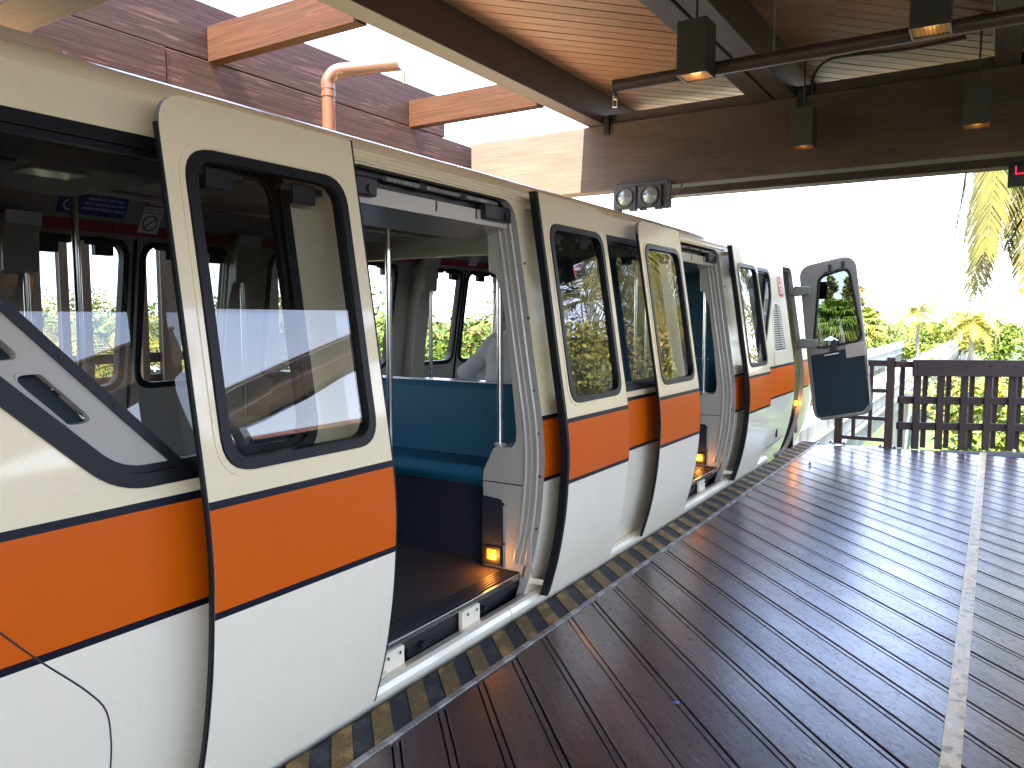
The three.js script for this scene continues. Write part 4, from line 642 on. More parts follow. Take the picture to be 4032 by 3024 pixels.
pendant(-1.775, -5.13, 'square dark hanging lamp with amber glow at the rafter, nearest the train', 'lampGlow');
pendant(-0.39, -5.03, 'square dark hanging lamp at the top right, farthest from the train', 'lampDim');
pendant(-1.625, -7.74, 'square dark lamp hanging before the cross beam, nearer the train', 'lampDim');
pendant(-0.22, -7.66, 'square dark lamp hanging before the cross beam, at the right', 'lampDim');
// ---------------------------------------------------------------- pipes
{
  const p = tag(group('sprinkler_pipe', null, -2.4, 3.27, -5.25), 'dark sprinkler pipe running across under the ceiling behind the hanging lamps', 'pipe');
  mesh('pipe_run', cyl([0, 0, 0], [4.6, 0, 0], 0.044, 18), 'pipe', p);
  mesh('end_cap', [cyl([-0.02, 0, 0], [0.03, 0, 0], 0.047, 18), cyl([-0.015, -0.02, 0], [-0.015, -0.075, 0], 0.014, 10)], 'pipe', p);
  mesh('sprinkler_head', [cyl([-0.015, -0.075, 0], [-0.015, -0.095, 0], 0.018, 10), cyl([-0.032, -0.095, 0], [-0.028, -0.145, 0], 0.004, 6), cyl([0.002, -0.095, 0], [-0.002, -0.145, 0], 0.004, 6), cyl([-0.015, -0.145, 0], [-0.015, -0.15, 0], 0.02, 10)], 'brass', p);
  for (const x of [1.1, 3.2]) mesh('hanger', cyl([x, 0.04, 0], [x, 0.83, 0], 0.006, 8), 'steel', p);
  tag(mesh('conduit', tube([[-1.62, 3.74, -8.025], [-1.61, 3.9, -8.03], [-1.57, 3.99, -8.03], [-1.47, 4.06, -8.05], [-1.25, 4.08, -8.1], [-0.85, 4.083, -8.2], [-0.35, 4.083, -8.15]], 0.014, 40, 8), 'rafter'), 'thin bent conduit climbing from the cross beam on to the plank ceiling', 'conduit');
  const d = tag(group('drain_pipe', null, -5.45, 2.5, -5.42), 'copper coloured upright pipe with elbow and sprinkler beside the open roof bay', 'pipe');
  mesh('riser', cyl([0, 0, 0], [0, 1.25, 0], 0.062, 18), 'copperPaint', d);
  mesh('elbow', tube([[0, 1.25, 0], [0, 1.32, 0], [0.05, 1.4, -0.03], [0.12, 1.43, -0.07]], 0.066, 16, 16), 'copperPaint', d);
  mesh('arm', cyl([0.11, 1.427, -0.065], [0.62, 1.46, -0.3], 0.062, 18), 'copperPaint', d);
  mesh('sprinkler_head', [cyl([0.6, 1.44, -0.29], [0.66, 1.4, -0.31], 0.02, 8), cyl([0.66, 1.4, -0.31], [0.665, 1.28, -0.31], 0.016, 8)], 'brass', d);
  mesh('collar', [cyl([0, 1.18, 0], [0, 1.22, 0], 0.068, 18)], 'copperPaint', d);
  const e = tag(group('drain_pipe', null, -5.3, 2.5, -2.63), 'copper coloured upright pipe at the upper left corner by the purlin', 'pipe'); mesh('riser', cyl([0, 0, 0], [0, 1.5, 0], 0.045, 18), 'copperPaint', e); mesh('collar', cyl([0, 0.9, 0], [0, 0.94, 0], 0.05, 18), 'copperPaint', e);
}
// ---------------------------------------------------------------- twin signal lamps under the beam
{
  const s = tag(group('signal_lamp', null, -3.36, 2.79, -7.97), 'weathered grey twin signal lamp hung under the cross beam above the train', 'signal');
  for (const x of [-0.155, 0.135]) {
    mesh('housing', [extr(roundP([[x - 0.135, 0.0], [x + 0.135, 0.0], [x + 0.135, 0.235], [x - 0.135, 0.235]], 0.02), -0.06, 0.06, 0.012), ...[[-1, 0], [1, 0], [-0.6, 0], [0.6, 0]].map(([q]) => bx(x + q * 0.11 - 0.014, x + q * 0.11 + 0.014, -0.028, 0.002, -0.02, 0.045, 0.004))], 'signalGrey', s);
    mesh('lens_ring', (() => { const g = new THREE.TorusGeometry(0.098, 0.014, 10, 28); g.translate(x, 0.12, 0.066); return uvs(g, 'x'); })(), 'signalGrey', s);
    const pr = [[0, 0.092], [0.03, 0.088], [0.034, 0.08], [0.058, 0.078], [0.063, 0.068], [0.088, 0.064], [0.096, 0.055]].map(([r, z]) => new THREE.Vector2(r, z)); const lg = new THREE.LatheGeometry(pr, 28); lg.rotateX(Math.PI / 2); lg.translate(x, 0.12, 0); mesh('lens', uvs(lg, 'x'), 'lens', s);
  }
  mesh('bracket', [bx(0.27, 0.36, -0.02, 0.26, -0.02, 0.02, 0.006), bx(-0.3, 0.33, 0.235, 0.27, -0.03, 0.03, 0.006)], 'signalGrey', s);
  mesh('cable', tube([[0.34, 0.05, 0.02], [0.4, 0.1, 0.02], [0.46, 0.17, 0.02], [0.5, 0.245, 0.02]], 0.008, 16, 6), 'signalGrey', s);
}
// ---------------------------------------------------------------- countdown display
{
  const s = tag(group('countdown_display', null, 0.29, 2.85, -8.94), 'black hanging countdown display with red dotted digit at the right edge', 'display');
  mesh('housing', bx(-0.27, 0.27, 0, 0.225, -0.05, 0.05, 0.008), 'black', s);
  const dots = [], dot = (x, y) => dots.push(cyl([x, y, 0.05], [x, y, 0.055], 0.0055, 8)); for (let i = 0; i < 5; i++) dot(-0.205, 0.185 - i * 0.014); for (let i = 0; i < 7; i++) dot(-0.205 + i * 0.0145, 0.118); for (let i = 0; i < 9; i++) dot(-0.128, 0.17 - i * 0.0145);
  const m = dots.map((g) => { const q = g.clone(); q.rotateY(Math.PI); return q; }); mesh('digit', [...dots, ...m], 'led', s);
  mesh('hanger', [cyl([-0.2, 0.22, 0], [-0.2, 0.25, 0], 0.01, 8), cyl([0.2, 0.22, 0], [0.2, 0.25, 0], 0.01, 8)], 'black', s);
}
// ---------------------------------------------------------------- gate and fence at the platform end
{
  const g = tag(group('metal_gate', null, -1.375, 0, -10.53), 'brown metal gate of square bars between the train and the wooden fence', 'gate'), L = -0.29, Rr = 0.29, b = (x0, x1, y0, y1, t = 0.045) => bx(x0, x1, y0, y1, -t / 2, t / 2, 0.005);
  for (const x of [L, Rr]) { mesh('gate_post', b(x - 0.045, x + 0.045, 0.01, x > 0 ? 1.12 : 1.06, 0.09), 'gate', g); mesh('base_plate', [bx(x - 0.1, x + 0.1, 0, 0.012, -0.075, 0.075, 0.003), ...[-0.08, 0.08].map((q) => cyl([x + q, 0.01, 0.05], [x + q, 0.03, 0.05], 0.012, 6))], 'gate', g); }
  for (const y of [0.085, 0.35, 0.7, 1.03]) mesh('gate_rail', b(L + 0.045, Rr - 0.045, y - 0.024, y + (y > 1 ? 0.05 : 0.024)), 'gate', g);
  for (const x of [-0.115, 0.075]) mesh('gate_bar', b(x - 0.022, x + 0.022, 0.1, 1.01, 0.04), 'gate', g);
  const f = tag(group('wooden_fence', null, -0.95, 0, -10.5), 'dark brown picket fence of wide and narrow slats along the platform end', 'fence'); f.rotation.y = 25 * R;
  const W = 3.6; let i = 0;
  for (let x = 0.02; x < W; x += 0.1345, i++) { const wide = i % 2, w = wide ? 0.039 : 0.026; mesh('picket', bx(x - w, x + w, 0.005, wide ? 1.085 : 1.09, wide ? 0.03 : -0.085, wide ? 0.07 : -0.045, 0.004, 'y'), 'fence', f); }
  mesh('top_rail', bx(0.08, W, 0.9, 1.1, 0.072, 0.108, 0.006, 'x'), 'fence', f); mesh('rail', bx(-0.04, W, 0.555, 0.645, -0.044, 0.029, 0.006, 'x'), 'fence', f); mesh('rail', bx(-0.04, W, 0.235, 0.325, -0.044, 0.029, 0.006, 'x'), 'fence', f); mesh('rail', bx(-0.1, W, 1.0, 1.075, -0.044, 0.029, 0.006, 'x'), 'fence', f);
  for (let x = 0.15; x < W; x += 0.27) mesh('bolt', cyl([x, 1.035, 0.105], [x, 1.035, 0.116], 0.018, 10), 'black', f);
}
// left-hand exit platform: railing with tall slats
{
  const p = struct(group('exit_platform')); mesh('exit_deck', bx(-9.4, -5.55, -0.3, -0.02, -5.6, 6, 0.01), 'deckB', p);
  const f = tag(group('slat_screen', null, -6.2, -0.02, -3), 'tall dark timber slats and rails beyond the train windows', 'screen');
  for (const [z, w] of [[0.12, 0.03], [-0.06, 0.035], [-0.27, 0.035], [-0.44, 0.04], [-0.93, 0.035], [-1.18, 0.09], [0.5, 0.035], [0.85, 0.035], [1.3, 0.09], [-1.8, 0.035], [-2.3, 0.09]]) mesh('slat', bx(-0.03, 0.03, 0, 3.28, z - w, z + w, 0.004, 'y'), 'post', f);
  for (const y of [1.24, 1.05]) mesh('rail', bx(-0.08, -0.035, y, y + 0.08, -2.4, 1.4, 0.004, 'z'), 'post', f);
  const g = tag(group('roof_bracket', null, -7.6, 2.1, -3.4), 'sunlit timber beam end beyond the train windows at left', 'beam'); mesh('beam', bx(-0.1, 0.1, 0.12, 0.34, -0.2, 2.2, 0.006, 'z'), 'purlin', g); mesh('beam_post', bx(-0.08, 0.08, -2.1, 0.12, 1.9, 2.1, 0.006, 'y'), 'post', g); mesh('beam_post', bx(-0.08, 0.08, -2.1, 0.12, -0.15, 0.05, 0.006, 'y'), 'post', g);
}
// small litter on the boards
tag(mesh('acorn', (() => { const g = new THREE.LatheGeometry([[0, 0], [0.012, 0.004], [0.015, 0.014], [0.01, 0.028], [0.003, 0.038], [0, 0.042]].map((p) => new THREE.Vector2(...p)), 12); g.translate(-1.66, 0.001, -8.75); return uvs(g, 'x'); })(), 'palmTrunk'), 'small brown seed lying on the boards near the platform edge', 'seed');
tag(mesh('scrap', (() => { const g = new THREE.IcosahedronGeometry(0.011, 1), p = g.attributes.position, r = rngOf(3); for (let i = 0; i < p.count; i++) p.setXYZ(i, p.getX(i) * (0.7 + 0.6 * HASH[i]), p.getY(i) * 0.4, p.getZ(i) * (0.6 + 0.7 * HASH[i + 50])); g.computeVertexNormals(); g.translate(-1.06, 0.004, -2.98); return uvs(g, 'x'); })(), 'blueScrap'), 'tiny blue scrap lying in a gap of the dark boards', 'litter');
// ---------------------------------------------------------------- guideway
function guideway(x, label) {
  const g = tag(group('guideway', null, x, 0, 0), label, 'guideway', 'concrete guideway beams');
  mesh('beam', bx(-0.34, 0.34, -2.1, -0.62, -230, 40, 0.03, 'z'), 'concrete', g);
  for (const s of [-1, 1]) mesh('power_rail', cyl([s * 0.38, -1.0, -230], [s * 0.38, -1.0, 40], 0.035, 8), 'steel', g);
  for (const s of [-1, 1]) mesh('cable_tray', bx(s * 0.36, s * 0.5, -1.5, -1.42, -230, 40, 0.01, 'z'), 'steel', g);
  for (let z = -220; z < 40; z += 26) mesh('pylon', extr([[-0.36, -4.4], [0.36, -4.4], [0.5, -2.1], [-0.5, -2.1]], z - 0.35, z + 0.35, 0.03), 'concrete', g);
}
guideway(-3.55, 'concrete guideway beam carrying the train and running on ahead');
guideway(-7.4, 'second concrete guideway beam, parallel and farther left');
// ---------------------------------------------------------------- vegetation
const leafRng = rngOf(1234);
function leafGeo(list) { // list of [center, radiusXYZ, count, size]; random leaf faces through the volume
  const n = list.reduce((s, l) => s + l[2], 0), pos = new Float32Array(n * 18), nor = new Float32Array(n * 18), col = new Float32Array(n * 18), uv = new Float32Array(n * 12); let o = 0, r = leafRng;
  for (const [c, R3, cnt, size, lean = 0] of list) for (let i = 0; i < cnt; i++) {
    let x, y, z; do { x = r() * 2 - 1; y = r() * 2 - 1; z = r() * 2 - 1; } while (x * x + y * y + z * z > 1);
    const k = Math.pow(x * x + y * y + z * z, 0.18) / Math.max(0.25, Math.sqrt(x * x + y * y + z * z)) * Math.sqrt(x * x + y * y + z * z) || 1; const p = V(c[0] + x * R3[0] * k, c[1] + y * R3[1] * k, c[2] + z * R3[2] * k);
    const a = V(r() - 0.5, (r() - 0.5) * 0.8 - lean, r() - 0.5).normalize(), b = V(r() - 0.5, r() - 0.5, r() - 0.5).cross(a).normalize(), s = size * (0.6 + 0.8 * r()), nn = b.clone().cross(a);
    const q = [p, p.clone().addScaledVector(a, s * 0.5).addScaledVector(b, s * 0.28), p.clone().addScaledVector(a, s * 1.15), p.clone().addScaledVector(a, s * 0.5).addScaledVector(b, -s * 0.28)], t = 0.7 + 0.55 * r(), h = r() * 0.3;
    for (const w of [0, 1, 2, 0, 2, 3]) { q[w].toArray(pos, o * 3); nn.toArray(nor, o * 3); col[o * 3] = t * (0.85 + h); col[o * 3 + 1] = t; col[o * 3 + 2] = t * (0.9 - h); o++; }
  }
  const g = new THREE.BufferGeometry(); g.setAttribute('position', new THREE.BufferAttribute(pos, 3)); g.setAttribute('normal', new THREE.BufferAttribute(nor, 3)); g.setAttribute('color', new THREE.BufferAttribute(col, 3)); g.setAttribute('uv', new THREE.BufferAttribute(uv, 2)); return g;
}
const GY = -4.4;
function broadTree(x, z, h, w, m, label, n = 2600, size = 0.26, grp = 'broad leaved trees round the station') {
  const t = tag(group('broad_tree', null, x, GY, z), label, 'tree', grp), r = leafRng, cl = [], br = [cyl([0, -0.1, 0], [rr(-0.3, 0.3, r), h * 0.5, rr(-0.3, 0.3, r)], 0.2 * h / 8, 9, 0.11 * h / 8)];
  const k = 9 + Math.floor(w * 1.5);
  for (let i = 0; i < k; i++) { const a = r() * 6.283, q = Math.sqrt(r()) * w * 0.72, y = h * (0.42 + 0.46 * r()) - q * 0.16, c = [Math.cos(a) * q, y, Math.sin(a) * q], R0 = w * (0.26 + 0.2 * r()); cl.push([c, [R0, R0 * 0.72, R0], Math.round(n / k), size]); br.push(cyl([0, h * 0.36, 0], [c[0] * 0.8, c[1] - R0 * 0.2, c[2] * 0.8], 0.07 * h / 8, 6, 0.02)); }
  mesh('trunk', br, 'bark', t); mesh('crown', leafGeo(cl), m, t); return t;
}
function bush(x, y0, z, w, h, m, label, n = 1600, size = 0.14) {
  const t = tag(group('leafy_shrub', null, x, y0, z), label, 'shrub', 'shrubs beyond the fence'), r = leafRng, cl = [], br = [];
  for (let i = 0; i < 9; i++) { const a = r() * 6.283, q = Math.sqrt(r()) * w * 0.7, y = h * (0.25 + 0.6 * r()), R0 = w * (0.3 + 0.2 * r()); cl.push([[Math.cos(a) * q, y, Math.sin(a) * q], [R0, Math.min(R0, h * 0.3), R0], Math.round(n / 9), size]); br.push(cyl([0, 0, 0], [Math.cos(a) * q * 0.9, y, Math.sin(a) * q * 0.9], 0.035, 5, 0.012)); }
  mesh('stems', br, 'bark', t); mesh('foliage', leafGeo(cl), m, t);
}
function frondGeo(g, base, az, el, len, droop, leaf, pairs, r, wl = 1) { // feather frond
  const P = [], n = 14; let p = V(...base), e = el; for (let i = 0; i <= n; i++) { P.push(p.clone()); const d = V(Math.cos(az) * Math.cos(e), Math.sin(e), Math.sin(az) * Math.cos(e)); p = p.clone().addScaledVector(d, len / n); e -= droop / n * (0.6 + 0.8 * i / n); if (e < -1.45) e = -1.45; }
  const at = (t) => { const f = t * n, i = Math.min(n - 1, Math.floor(f)); return P[i].clone().lerp(P[i + 1], f - i); }, dir = (t) => { const i = Math.min(n - 1, Math.floor(t * n)); return P[i + 1].clone().sub(P[i]).normalize(); };
  const push = (a, b, c, tone) => { const nn = b.clone().sub(a).cross(c.clone().sub(a)).normalize(); for (const v of [a, b, c]) { g.p.push(v.x, v.y, v.z); g.n.push(nn.x, nn.y, nn.z); g.c.push(tone[0], tone[1], tone[2]); g.u.push(0, 0); } };
  for (let i = 0; i < n; i++) { const w = 0.028 * (1 - i / n) + 0.005, s = V(-Math.sin(az), 0, Math.cos(az)).multiplyScalar(w), u = V(0, w, 0), A = P[i], B = P[i + 1], tn = [1.1, 0.95, 0.8]; for (const [c, d] of [[s, u], [u, s.clone().negate()], [s.clone().negate(), u.clone().negate()], [u.clone().negate(), s]]) { push(A.clone().add(c), B.clone().add(c), B.clone().add(d), tn); push(A.clone().add(c), B.clone().add(d), A.clone().add(d), tn); } }
  for (let i = 0; i < pairs; i++) for (const sd of [-1, 1]) {
    const t = 0.1 + 0.9 * (i + r() * 0.5) / pairs, A = at(t), d = dir(t), side = V(-Math.sin(az), 0, Math.cos(az)).multiplyScalar(sd), L = leaf * (0.35 + 0.9 * Math.sin(Math.PI * Math.min(0.98, t * 0.85 + 0.12))) * (0.85 + 0.3 * r());
    const D = side.clone().multiplyScalar(0.72).addScaledVector(d, 0.62).add(V(0, -0.22 - 0.25 * r(), 0)).normalize(), mid = A.clone().addScaledVector(D, L * 0.5), tip = A.clone().addScaledVector(D, L).add(V(0, -L * 0.18, 0)), w = d.clone().multiplyScalar((0.017 + 0.012 * r()) * wl), tn = (() => { const k = 0.75 + 0.5 * r(); return [k * (0.9 + 0.3 * r()), k, k * 0.8]; })();
    push(A.clone().addScaledVector(w, -0.5), mid.clone().sub(w), mid.clone().add(w), tn); push(A.clone().addScaledVector(w, -0.5), mid.clone().add(w), A.clone().addScaledVector(w, 0.5), tn); push(mid.clone().sub(w), tip, mid.clone().add(w), tn);
  }
}
const pcn = () => ({ p: [], n: [], c: [], u: [] });
function pcg(g) { const q = new THREE.BufferGeometry(); q.setAttribute('position', new THREE.Float32BufferAttribute(g.p, 3)); q.setAttribute('normal', new THREE.Float32BufferAttribute(g.n, 3)); q.setAttribute('uv', new THREE.Float32BufferAttribute(g.u, 2)); q.setAttribute('color', new THREE.Float32BufferAttribute(g.c, 3)); return q; }
function featherPalm(x, z, h, len, n, label, o = {}) {
  const t = tag(group('feather_palm', null, x, GY, z), label, 'palm', 'feather palms'), r = rngOf(Math.round(1000 + x * 31 + z * 17));
  mesh('trunk', [cyl([0, -0.1, 0], [0.1, h * 0.5, 0.05], 0.2, 12, 0.15), cyl([0.1, h * 0.5, 0.05], [0, h, 0], 0.15, 12, 0.13)], 'palmTrunk', t);
  for (const [az, el, L, dr] of o.list ?? []) { const g = pcn(); frondGeo(g, [0, h, 0], az, el, L, dr, o.leaf, o.pairs, r, o.wl); mesh('frond', pcg(g), 'frond', t); }
  for (let i = 0; i < (o.list ? 0 : n); i++) { const g = pcn(); frondGeo(g, [0, h, 0], i * 2.39996 + r() * 0.3, 1.25 - 1.5 * (i / n) + (o.up ?? 0), len * (0.85 + 0.3 * r()), o.droop ?? 2.1, o.leaf ?? 0.55, o.pairs ?? 34, r, o.wl ?? 1); mesh('frond', pcg(g), o.m ?? 'frond', t); }
  return t;
}
function fanPalm(x, z, h, rad, n, label) {
  const t = tag(group('fan_palm', null, x, GY, z), label, 'palm', 'fan palms'), r = rngOf(Math.round(500 + x * 13 - z * 7));
  mesh('trunk', cyl([0, -0.1, 0], [0, h, 0], 0.2, 12, 0.17), 'palmTrunk', t);
  for (let i = 0; i < n; i++) {
    const g = pcn(), az = i * 2.39996 + r() * 0.4, el = 1.3 - 2.0 * (i / n) + rr(-0.15, 0.15, r), d = V(Math.cos(az) * Math.cos(el), Math.sin(el), Math.sin(az) * Math.cos(el)), B = V(0, h, 0), C = B.clone().addScaledVector(d, rad * 0.55), sd = V(-Math.sin(az), 0, Math.cos(az)), up = sd.clone().cross(d);
    const push = (a, b, c, tn) => { const nn = b.clone().sub(a).cross(c.clone().sub(a)).normalize(); for (const v of [a, b, c]) { g.p.push(v.x, v.y, v.z); g.n.push(nn.x, nn.y, nn.z); g.c.push(...tn); g.u.push(0, 0); } };
    push(B.clone().addScaledVector(sd, 0.02), B.clone().addScaledVector(sd, -0.02), C, [1, 0.9, 0.7]);
    const old = i > n * 0.82; for (let k = 0; k < 30; k++) { const a = (k / 29 - 0.5) * 4.6, L = rad * (0.62 + 0.1 * r()), D = d.clone().multiplyScalar(Math.cos(a)).addScaledVector(sd, Math.sin(a)).addScaledVector(up, 0.25 * Math.abs(a) / 2).normalize(), w = sd.clone().multiplyScalar(Math.cos(a)).addScaledVector(d, -Math.sin(a)).multiplyScalar(L * 0.05), m = C.clone().addScaledVector(D, L * 0.6), tip = C.clone().addScaledVector(D, L).add(V(0, -L * (0.25 + 0.25 * r()), 0)), q = 0.75 + 0.5 * r(), tn = old ? [q * 1.5, q * 1.0, q * 0.9] : [q * (0.85 + 0.3 * r()), q, q * 0.8]; push(C, m.clone().sub(w), m.clone().add(w), tn); push(m.clone().sub(w), tip, m.clone().add(w), tn); }
    mesh('fan_leaf', pcg(g), 'fan', t);
  }
}
function cypress(x, z, h, w, label) {
  const t = tag(group('cypress_tree', null, x, GY, z), label, 'tree', 'tall narrow trees'), r = leafRng, cl = []; mesh('trunk', cyl([0, -0.1, 0], [0, h, 0], 0.22, 9, 0.03), 'bark', t);
  for (let i = 0; i < 26; i++) { const y = h * (0.22 + 0.76 * i / 26), q = w * (1 - 0.75 * i / 26), a = r() * 6.283; cl.push([[Math.cos(a) * q * 0.5, y, Math.sin(a) * q * 0.5], [q * 0.6, h * 0.035, q * 0.6], 130, 0.3, 0.25]); } mesh('crown', leafGeo(cl), 'cypress', t);
}
// hanging fronds by the platform end, and what the far windows mirror
featherPalm(1.12, -14.8, 10.2, 5.1, 12, 'feather palm with drooping fronds hanging into view at the upper right', { list: [[2.3, -0.4, 4.8, 2.2], [3.14, -0.3, 3.7, 2.2], [3.0, -0.42, 3.8, 2.1], [2.45, -0.45, 4.5, 2.1], [2.75, -0.55, 3.9, 1.9], [2.0, -0.5, 4.5, 2.0], [1.75, -0.3, 4.4, 2.2], [2.65, -0.75, 3.5, 1.6], [2.15, -0.1, 4.6, 2.6], [3.4, -0.7, 3.9, 1.7], [1.5, -0.2, 4.3, 2.4], [0.8, 0.2, 4.2, 2.6], [0.1, 0, 4.2, 2.4], [5.5, 0.3, 4.3, 2.6], [4.7, 0.1, 4.3, 2.4], [0.4, 0.9, 4, 2.2], [5.1, 0.9, 4, 2.2], [4.2, -0.5, 4, 2]], leaf: 0.62, pairs: 90, wl: 1.25 });
featherPalm(4.6, -18.5, 8.6, 3.2, 18, 'feather palm farther right, mirrored in the train windows', { droop: 2.5 });
featherPalm(3.6, -24, 9.4, 3.2, 16, 'feather palm behind the leafy shrubs right of the guideway', { droop: 2.5 });
broadTree(5.4, -16.5, 8.6, 2.8, M.leafB, 'broad leafy tree right of the platform end, out past the fence', 9000, 0.12);
broadTree(5.2, -22.5, 8.6, 3.0, M.leafB, 'yellow green tree right of the platform end, beyond the leafy one', 8000, 0.14);
broadTree(7.2, -29, 10.4, 3.8, M.leafD, 'thin brownish tree far right beyond the platform end', 4200, 0.18);
broadTree(3.6, -34, 7.2, 2.8, M.leafA, 'green tree right of the guideway, halfway to the wood', 3600, 0.2);
for (const [x, z, h, w, m, l] of [[9.6, -24, 9.8, 3.8, 'leafB', 'golden tree of the grove right of the platform end, nearest'], [12.5, -32, 11.5, 4.6, 'leafD', 'tawny tree of the grove right of the platform end'], [9.8, -38, 11.5, 4.6, 'leafB', 'golden tree farther back in the right hand grove'], [16, -42, 13, 5.4, 'leafA', 'green tree at the back of the right hand grove'], [6.8, -46, 11.5, 4.6, 'leafB', 'golden tree deep in the right hand grove'], [21, -50, 14, 6, 'leafD', 'tawny tree far back in the right hand grove']]) broadTree(x, z, h, w, M[m], l, 7000, 0.2);
bush(0.6, GY, -14.6, 1.7, 4.9, M.leafA, 'tall bright green shrub close behind the wooden fence', 4200, 0.13);
bush(2.2, GY, -16.8, 1.8, 5.1, M.leafB, 'yellow green shrub behind the fence near the palm', 3600, 0.14);
bush(-0.6, GY, -17.5, 1.4, 3.9, M.leafA, 'low green shrub behind the fence beside the guideway', 3200, 0.13);
bush(0.9, GY, -22.5, 2.2, 4.6, M.leafC, 'dark green shrub past the fence at middle distance', 3000, 0.16);
bush(-0.2, GY, -29, 2.4, 4.3, M.leafB, 'round yellow green shrub beside the guideway ahead', 3000, 0.18);
// seen through the cab door window and beyond the guideway ahead
fanPalm(-9.85, -60, 5.7, 1.9, 44, 'big fan palm framed by the open cab door window');
fanPalm(-8.5, -63, 5.4, 1.7, 34, 'fan palm at the right side of the cab door window');
fanPalm(-11.3, -61, 4.7, 1.6, 30, 'fan palm left of the framed one, low among the shrubs');
cypress(-12.4, -72, 9.9, 1.3, 'tall narrow tree behind the fan palm, leftmost of three'); cypress(-11.0, -72.5, 9.8, 1.3, 'tall narrow tree behind the fan palm, middle of three'); cypress(-10.25, -73, 9.0, 1.2, 'tall narrow tree behind the fan palm, rightmost of three');
const wood = rngOf(42);
const place = [];
for (let i = 0; i < 16; i++) place.push([-30 + i * 3.1 + rr(-1.2, 1.2, wood), -84 + rr(-9, 9, wood), rr(5.4, 9.4, wood), rr(2.6, 4.8, wood)]);
place.sort((a, b) => b[0] / b[1] - a[0] / a[1]);
const nth = ['leftmost', 'second', 'third', 'fourth', 'fifth', 'sixth', 'seventh', 'eighth', 'ninth', 'tenth', 'eleventh', 'twelfth', 'thirteenth', 'fourteenth', 'fifteenth', 'rightmost'];
place.forEach(([x, z, h, w], i) => broadTree(x, z, h, w, M[['leafA', 'leafB', 'leafA', 'leafC'][i % 4]], nth[i] + (i % 15 ? ' from left' : '') + ' broad tree of the far wood ahead of the train', 3000, 0.3, 'trees of the far wood ahead'));
featherPalm(-5.45, -70, 6.4, 2.6, 20, 'feather palm standing between the two guideway beams far ahead', { droop: 2.2, leaf: 0.5, pairs: 30, m: 'leafB', wl: 1.6 });
featherPalm(-1.4, -58, 5.6, 2.4, 18, 'feather palm right of the guideway far ahead', { droop: 2.2, leaf: 0.5, pairs: 30, m: 'leafB', wl: 1.6 });
// to the left, through the train windows
for (const [x, z, h, w, m, l] of [[-20, -17.5, 7.2, 3.4, 'leafB', 'golden green tree behind the train doorway, nearest of them'], [-24, -24, 7.8, 4.0, 'leafA', 'green tree behind the train doorway, right of the golden one'], [-17, -22.5, 6.4, 3.0, 'leafA', 'lower green tree seen through the second doorway window'], [-30, -31, 8, 4.6, 'leafB', 'golden tree far behind the train doorway'], [-22, -34, 7.6, 4.2, 'leafD', 'reddish tree farther behind the doorway'], [-40, -33, 7.9, 4.6, 'leafC', 'dark green tree at left beyond the train windows'], [-52, -30, 8.4, 5, 'leafA', 'round green tree beyond the lawn at left'], [-66, -34, 9, 5.6, 'leafB', 'yellowish tree beyond the lawn at left'], [-70, -52, 9, 5.6, 'leafD', 'bare looking brown tree far beyond the lawn'], [-38, -18, 8, 4.4, 'leafA', 'green tree at the far left behind the slats'], [-16.5, -12.6, 6.9, 2.6, 'leafB', 'golden shrub tree framed by the near doorway']]) broadTree(x, z, h, w, M[m], l, 3400, 0.24);
for (const [x, z, h, l] of [[-17.5, -10.6, 7.0, 'feather palm showing between the door leaf and the pillar'], [-27, -13.5, 7.6, 'feather palm beyond the slats at left'], [-33, -17, 7.0, 'feather palm on the lawn beside the slats'], [-46, -22, 8.4, 'feather palm far on the lawn at left'], [-24, -17.5, 7.2, 'feather palm in front of the green trees behind the train'], [-42, -26, 7.6, 'feather palm on the lawn, farther along']]) featherPalm(x, z, h - 2.2, 2.2, 18, l, { droop: 2.3, leaf: 0.5, pairs: 24, m: 'leafB' });
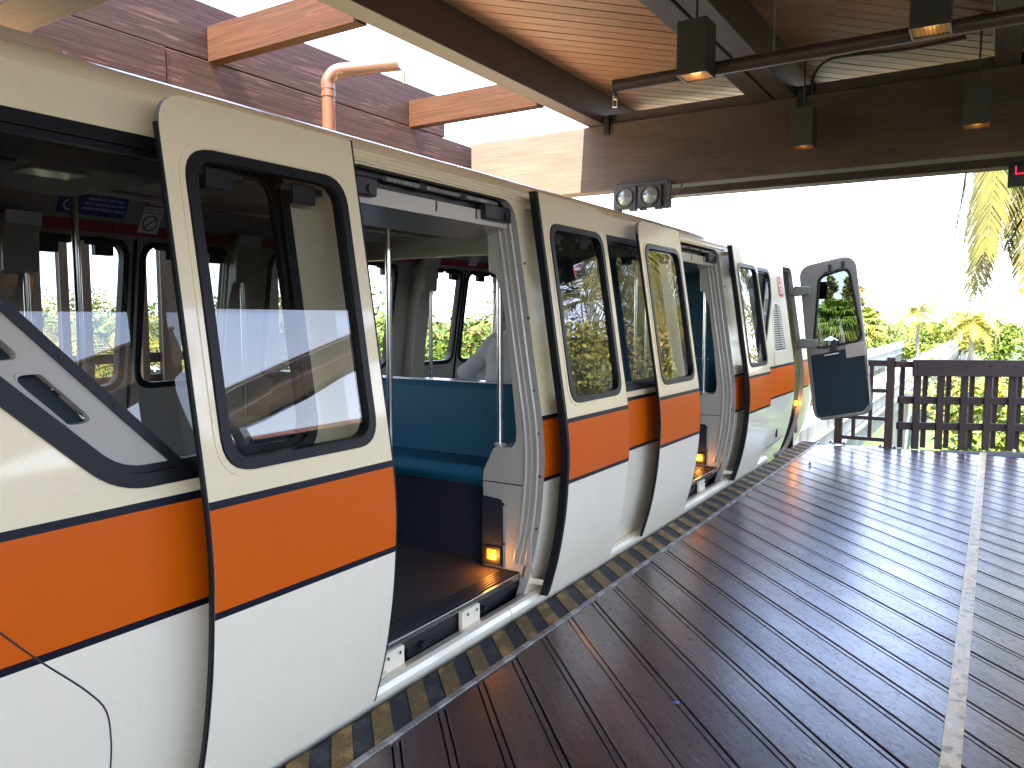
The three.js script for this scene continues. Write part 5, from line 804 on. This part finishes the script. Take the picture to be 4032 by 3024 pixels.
// lamp post and van on the lawn side
{
  const l = tag(group('lamp_post', null, -38, GY, -25.2), 'pale lamp post with a wide cap on the lawn', 'lamp post', 'lamp posts in the grounds'); mesh('pole', cyl([0, 0, 0], [0, 3.1, 0], 0.09, 10, 0.06), 'vanWhite', l); mesh('lamp_head', cyl([0, 3.1, 0], [0, 3.5, 0], 0.16, 10, 0.28), 'vanWhite', l); mesh('cap', cyl([0, 3.5, 0], [0, 3.72, 0], 0.5, 12, 0.06), 'vanWhite', l);
  const m = tag(group('lamp_post', null, -8.85, GY, -52), 'pale lamp post before the fan palm in the cab door window', 'lamp post', 'lamp posts in the grounds'); mesh('pole', cyl([0, 0, 0], [0, 4.2, 0], 0.09, 10, 0.06), 'vanWhite', m); mesh('lamp_head', cyl([0, 4.2, 0], [0, 4.6, 0], 0.14, 10, 0.24), 'vanWhite', m); mesh('cap', cyl([0, 4.6, 0], [0, 4.85, 0], 0.48, 12, 0.05), 'vanWhite', m);
  const v = tag(group('white_van', null, -58, GY, -38), 'white van parked beyond the lawn, seen through the near window', 'van'); v.rotation.y = 0.5;
  mesh('body', extr(roundP([[-2.4, 0.45], [2.4, 0.45], [2.4, 1.1], [1.7, 1.25], [1.1, 2.0], [-2.4, 2.05]], 0.15), -0.95, 0.95, 0.05), 'vanWhite', v); mesh('window', extr([[0.2, 1.25], [1.45, 1.25], [1.0, 1.85], [0.2, 1.85]], 0.94, 0.965, 0.004), 'black', v); mesh('window', extr([[-2.0, 1.25], [0.05, 1.25], [0.05, 1.85], [-2.0, 1.85]], 0.94, 0.965, 0.004), 'black', v); mesh('windscreen', bx(1.3, 1.5, 1.3, 1.8, -0.8, 0.8, 0.02), 'black', v);
  for (const x of [-1.5, 1.5]) for (const z of [-0.85, 0.85]) mesh('wheel', cyl([x, 0.35, z - 0.12], [x, 0.35, z + 0.12], 0.35, 16), 'tyre', v);
}
// ---------------------------------------------------------------- timber buildings to the right, mirrored in the near windows
{
  const b = tag(group('lodge_building', null, 12.5, GY, -9), 'low timber building with tiled roof, mirrored in the near train window', 'building'); b.rotation.y = 0.08;
  mesh('wall', bx(0, 7, 0, 6.0, -14, 44, 0.03, 'y'), 'charcoal', b);
  mesh('fascia', bx(-0.5, -0.2, 6.55, 7.2, -14.5, 44.5, 0.01, 'z'), 'charcoal', b); mesh('soffit', bx(-0.45, 0.2, 6.0, 6.56, -14.4, 44.4, 0.01, 'z'), 'charcoal', b);
  mesh('roof', extr([[-0.55, 7.2], [7.5, 7.2], [7.5, 7.9], [3.5, 7.9]], -14.5, 44.5, 0.02), 'roofTile', b);
  for (let i = 0; i < 60; i++) mesh('roof_tile', bx(-0.62, 0.3, 7.2, 7.27, -14.4 + i * 0.6, -13.9 + i * 0.6, 0.03, 'x'), 'roofTile', b);
  // two slanting plank gables rising above the roof
  for (const [x, z, tilt] of [[-2.2, -1.8, 0.25], [-1.0, 4.0, 0.25]]) {
    const g = group('gable', b, x, 7.3, z); g.rotation.set(tilt, 0.42, 0);
    for (let i = 0; i < 2; i++) mesh('plank', bx(-0.06, 0.06, 0.02 + i * 0.34, 0.356 + i * 0.34, -5.6, 0, 0.012, 'z'), 'barge', g);
    mesh('coping', bx(-0.1, 0.12, 0.705, 0.77, -5.65, 0.05, 0.01, 'z'), 'barge', g);
    mesh('gable_frame', bx(-0.05, 4.5, -0.05, 0.015, -5.6, -0.05, 0.01), 'charcoal', g);
    mesh('gable_post', bx(0.0, 0.3, -2.4, -0.06, -5.2, -4.9, 0.01, 'y'), 'charcoal', g); mesh('gable_post', bx(0.0, 0.3, -1.5, -0.06, -0.6, -0.3, 0.01, 'y'), 'charcoal', g);
  }
}
renderer.render(scene, camera);
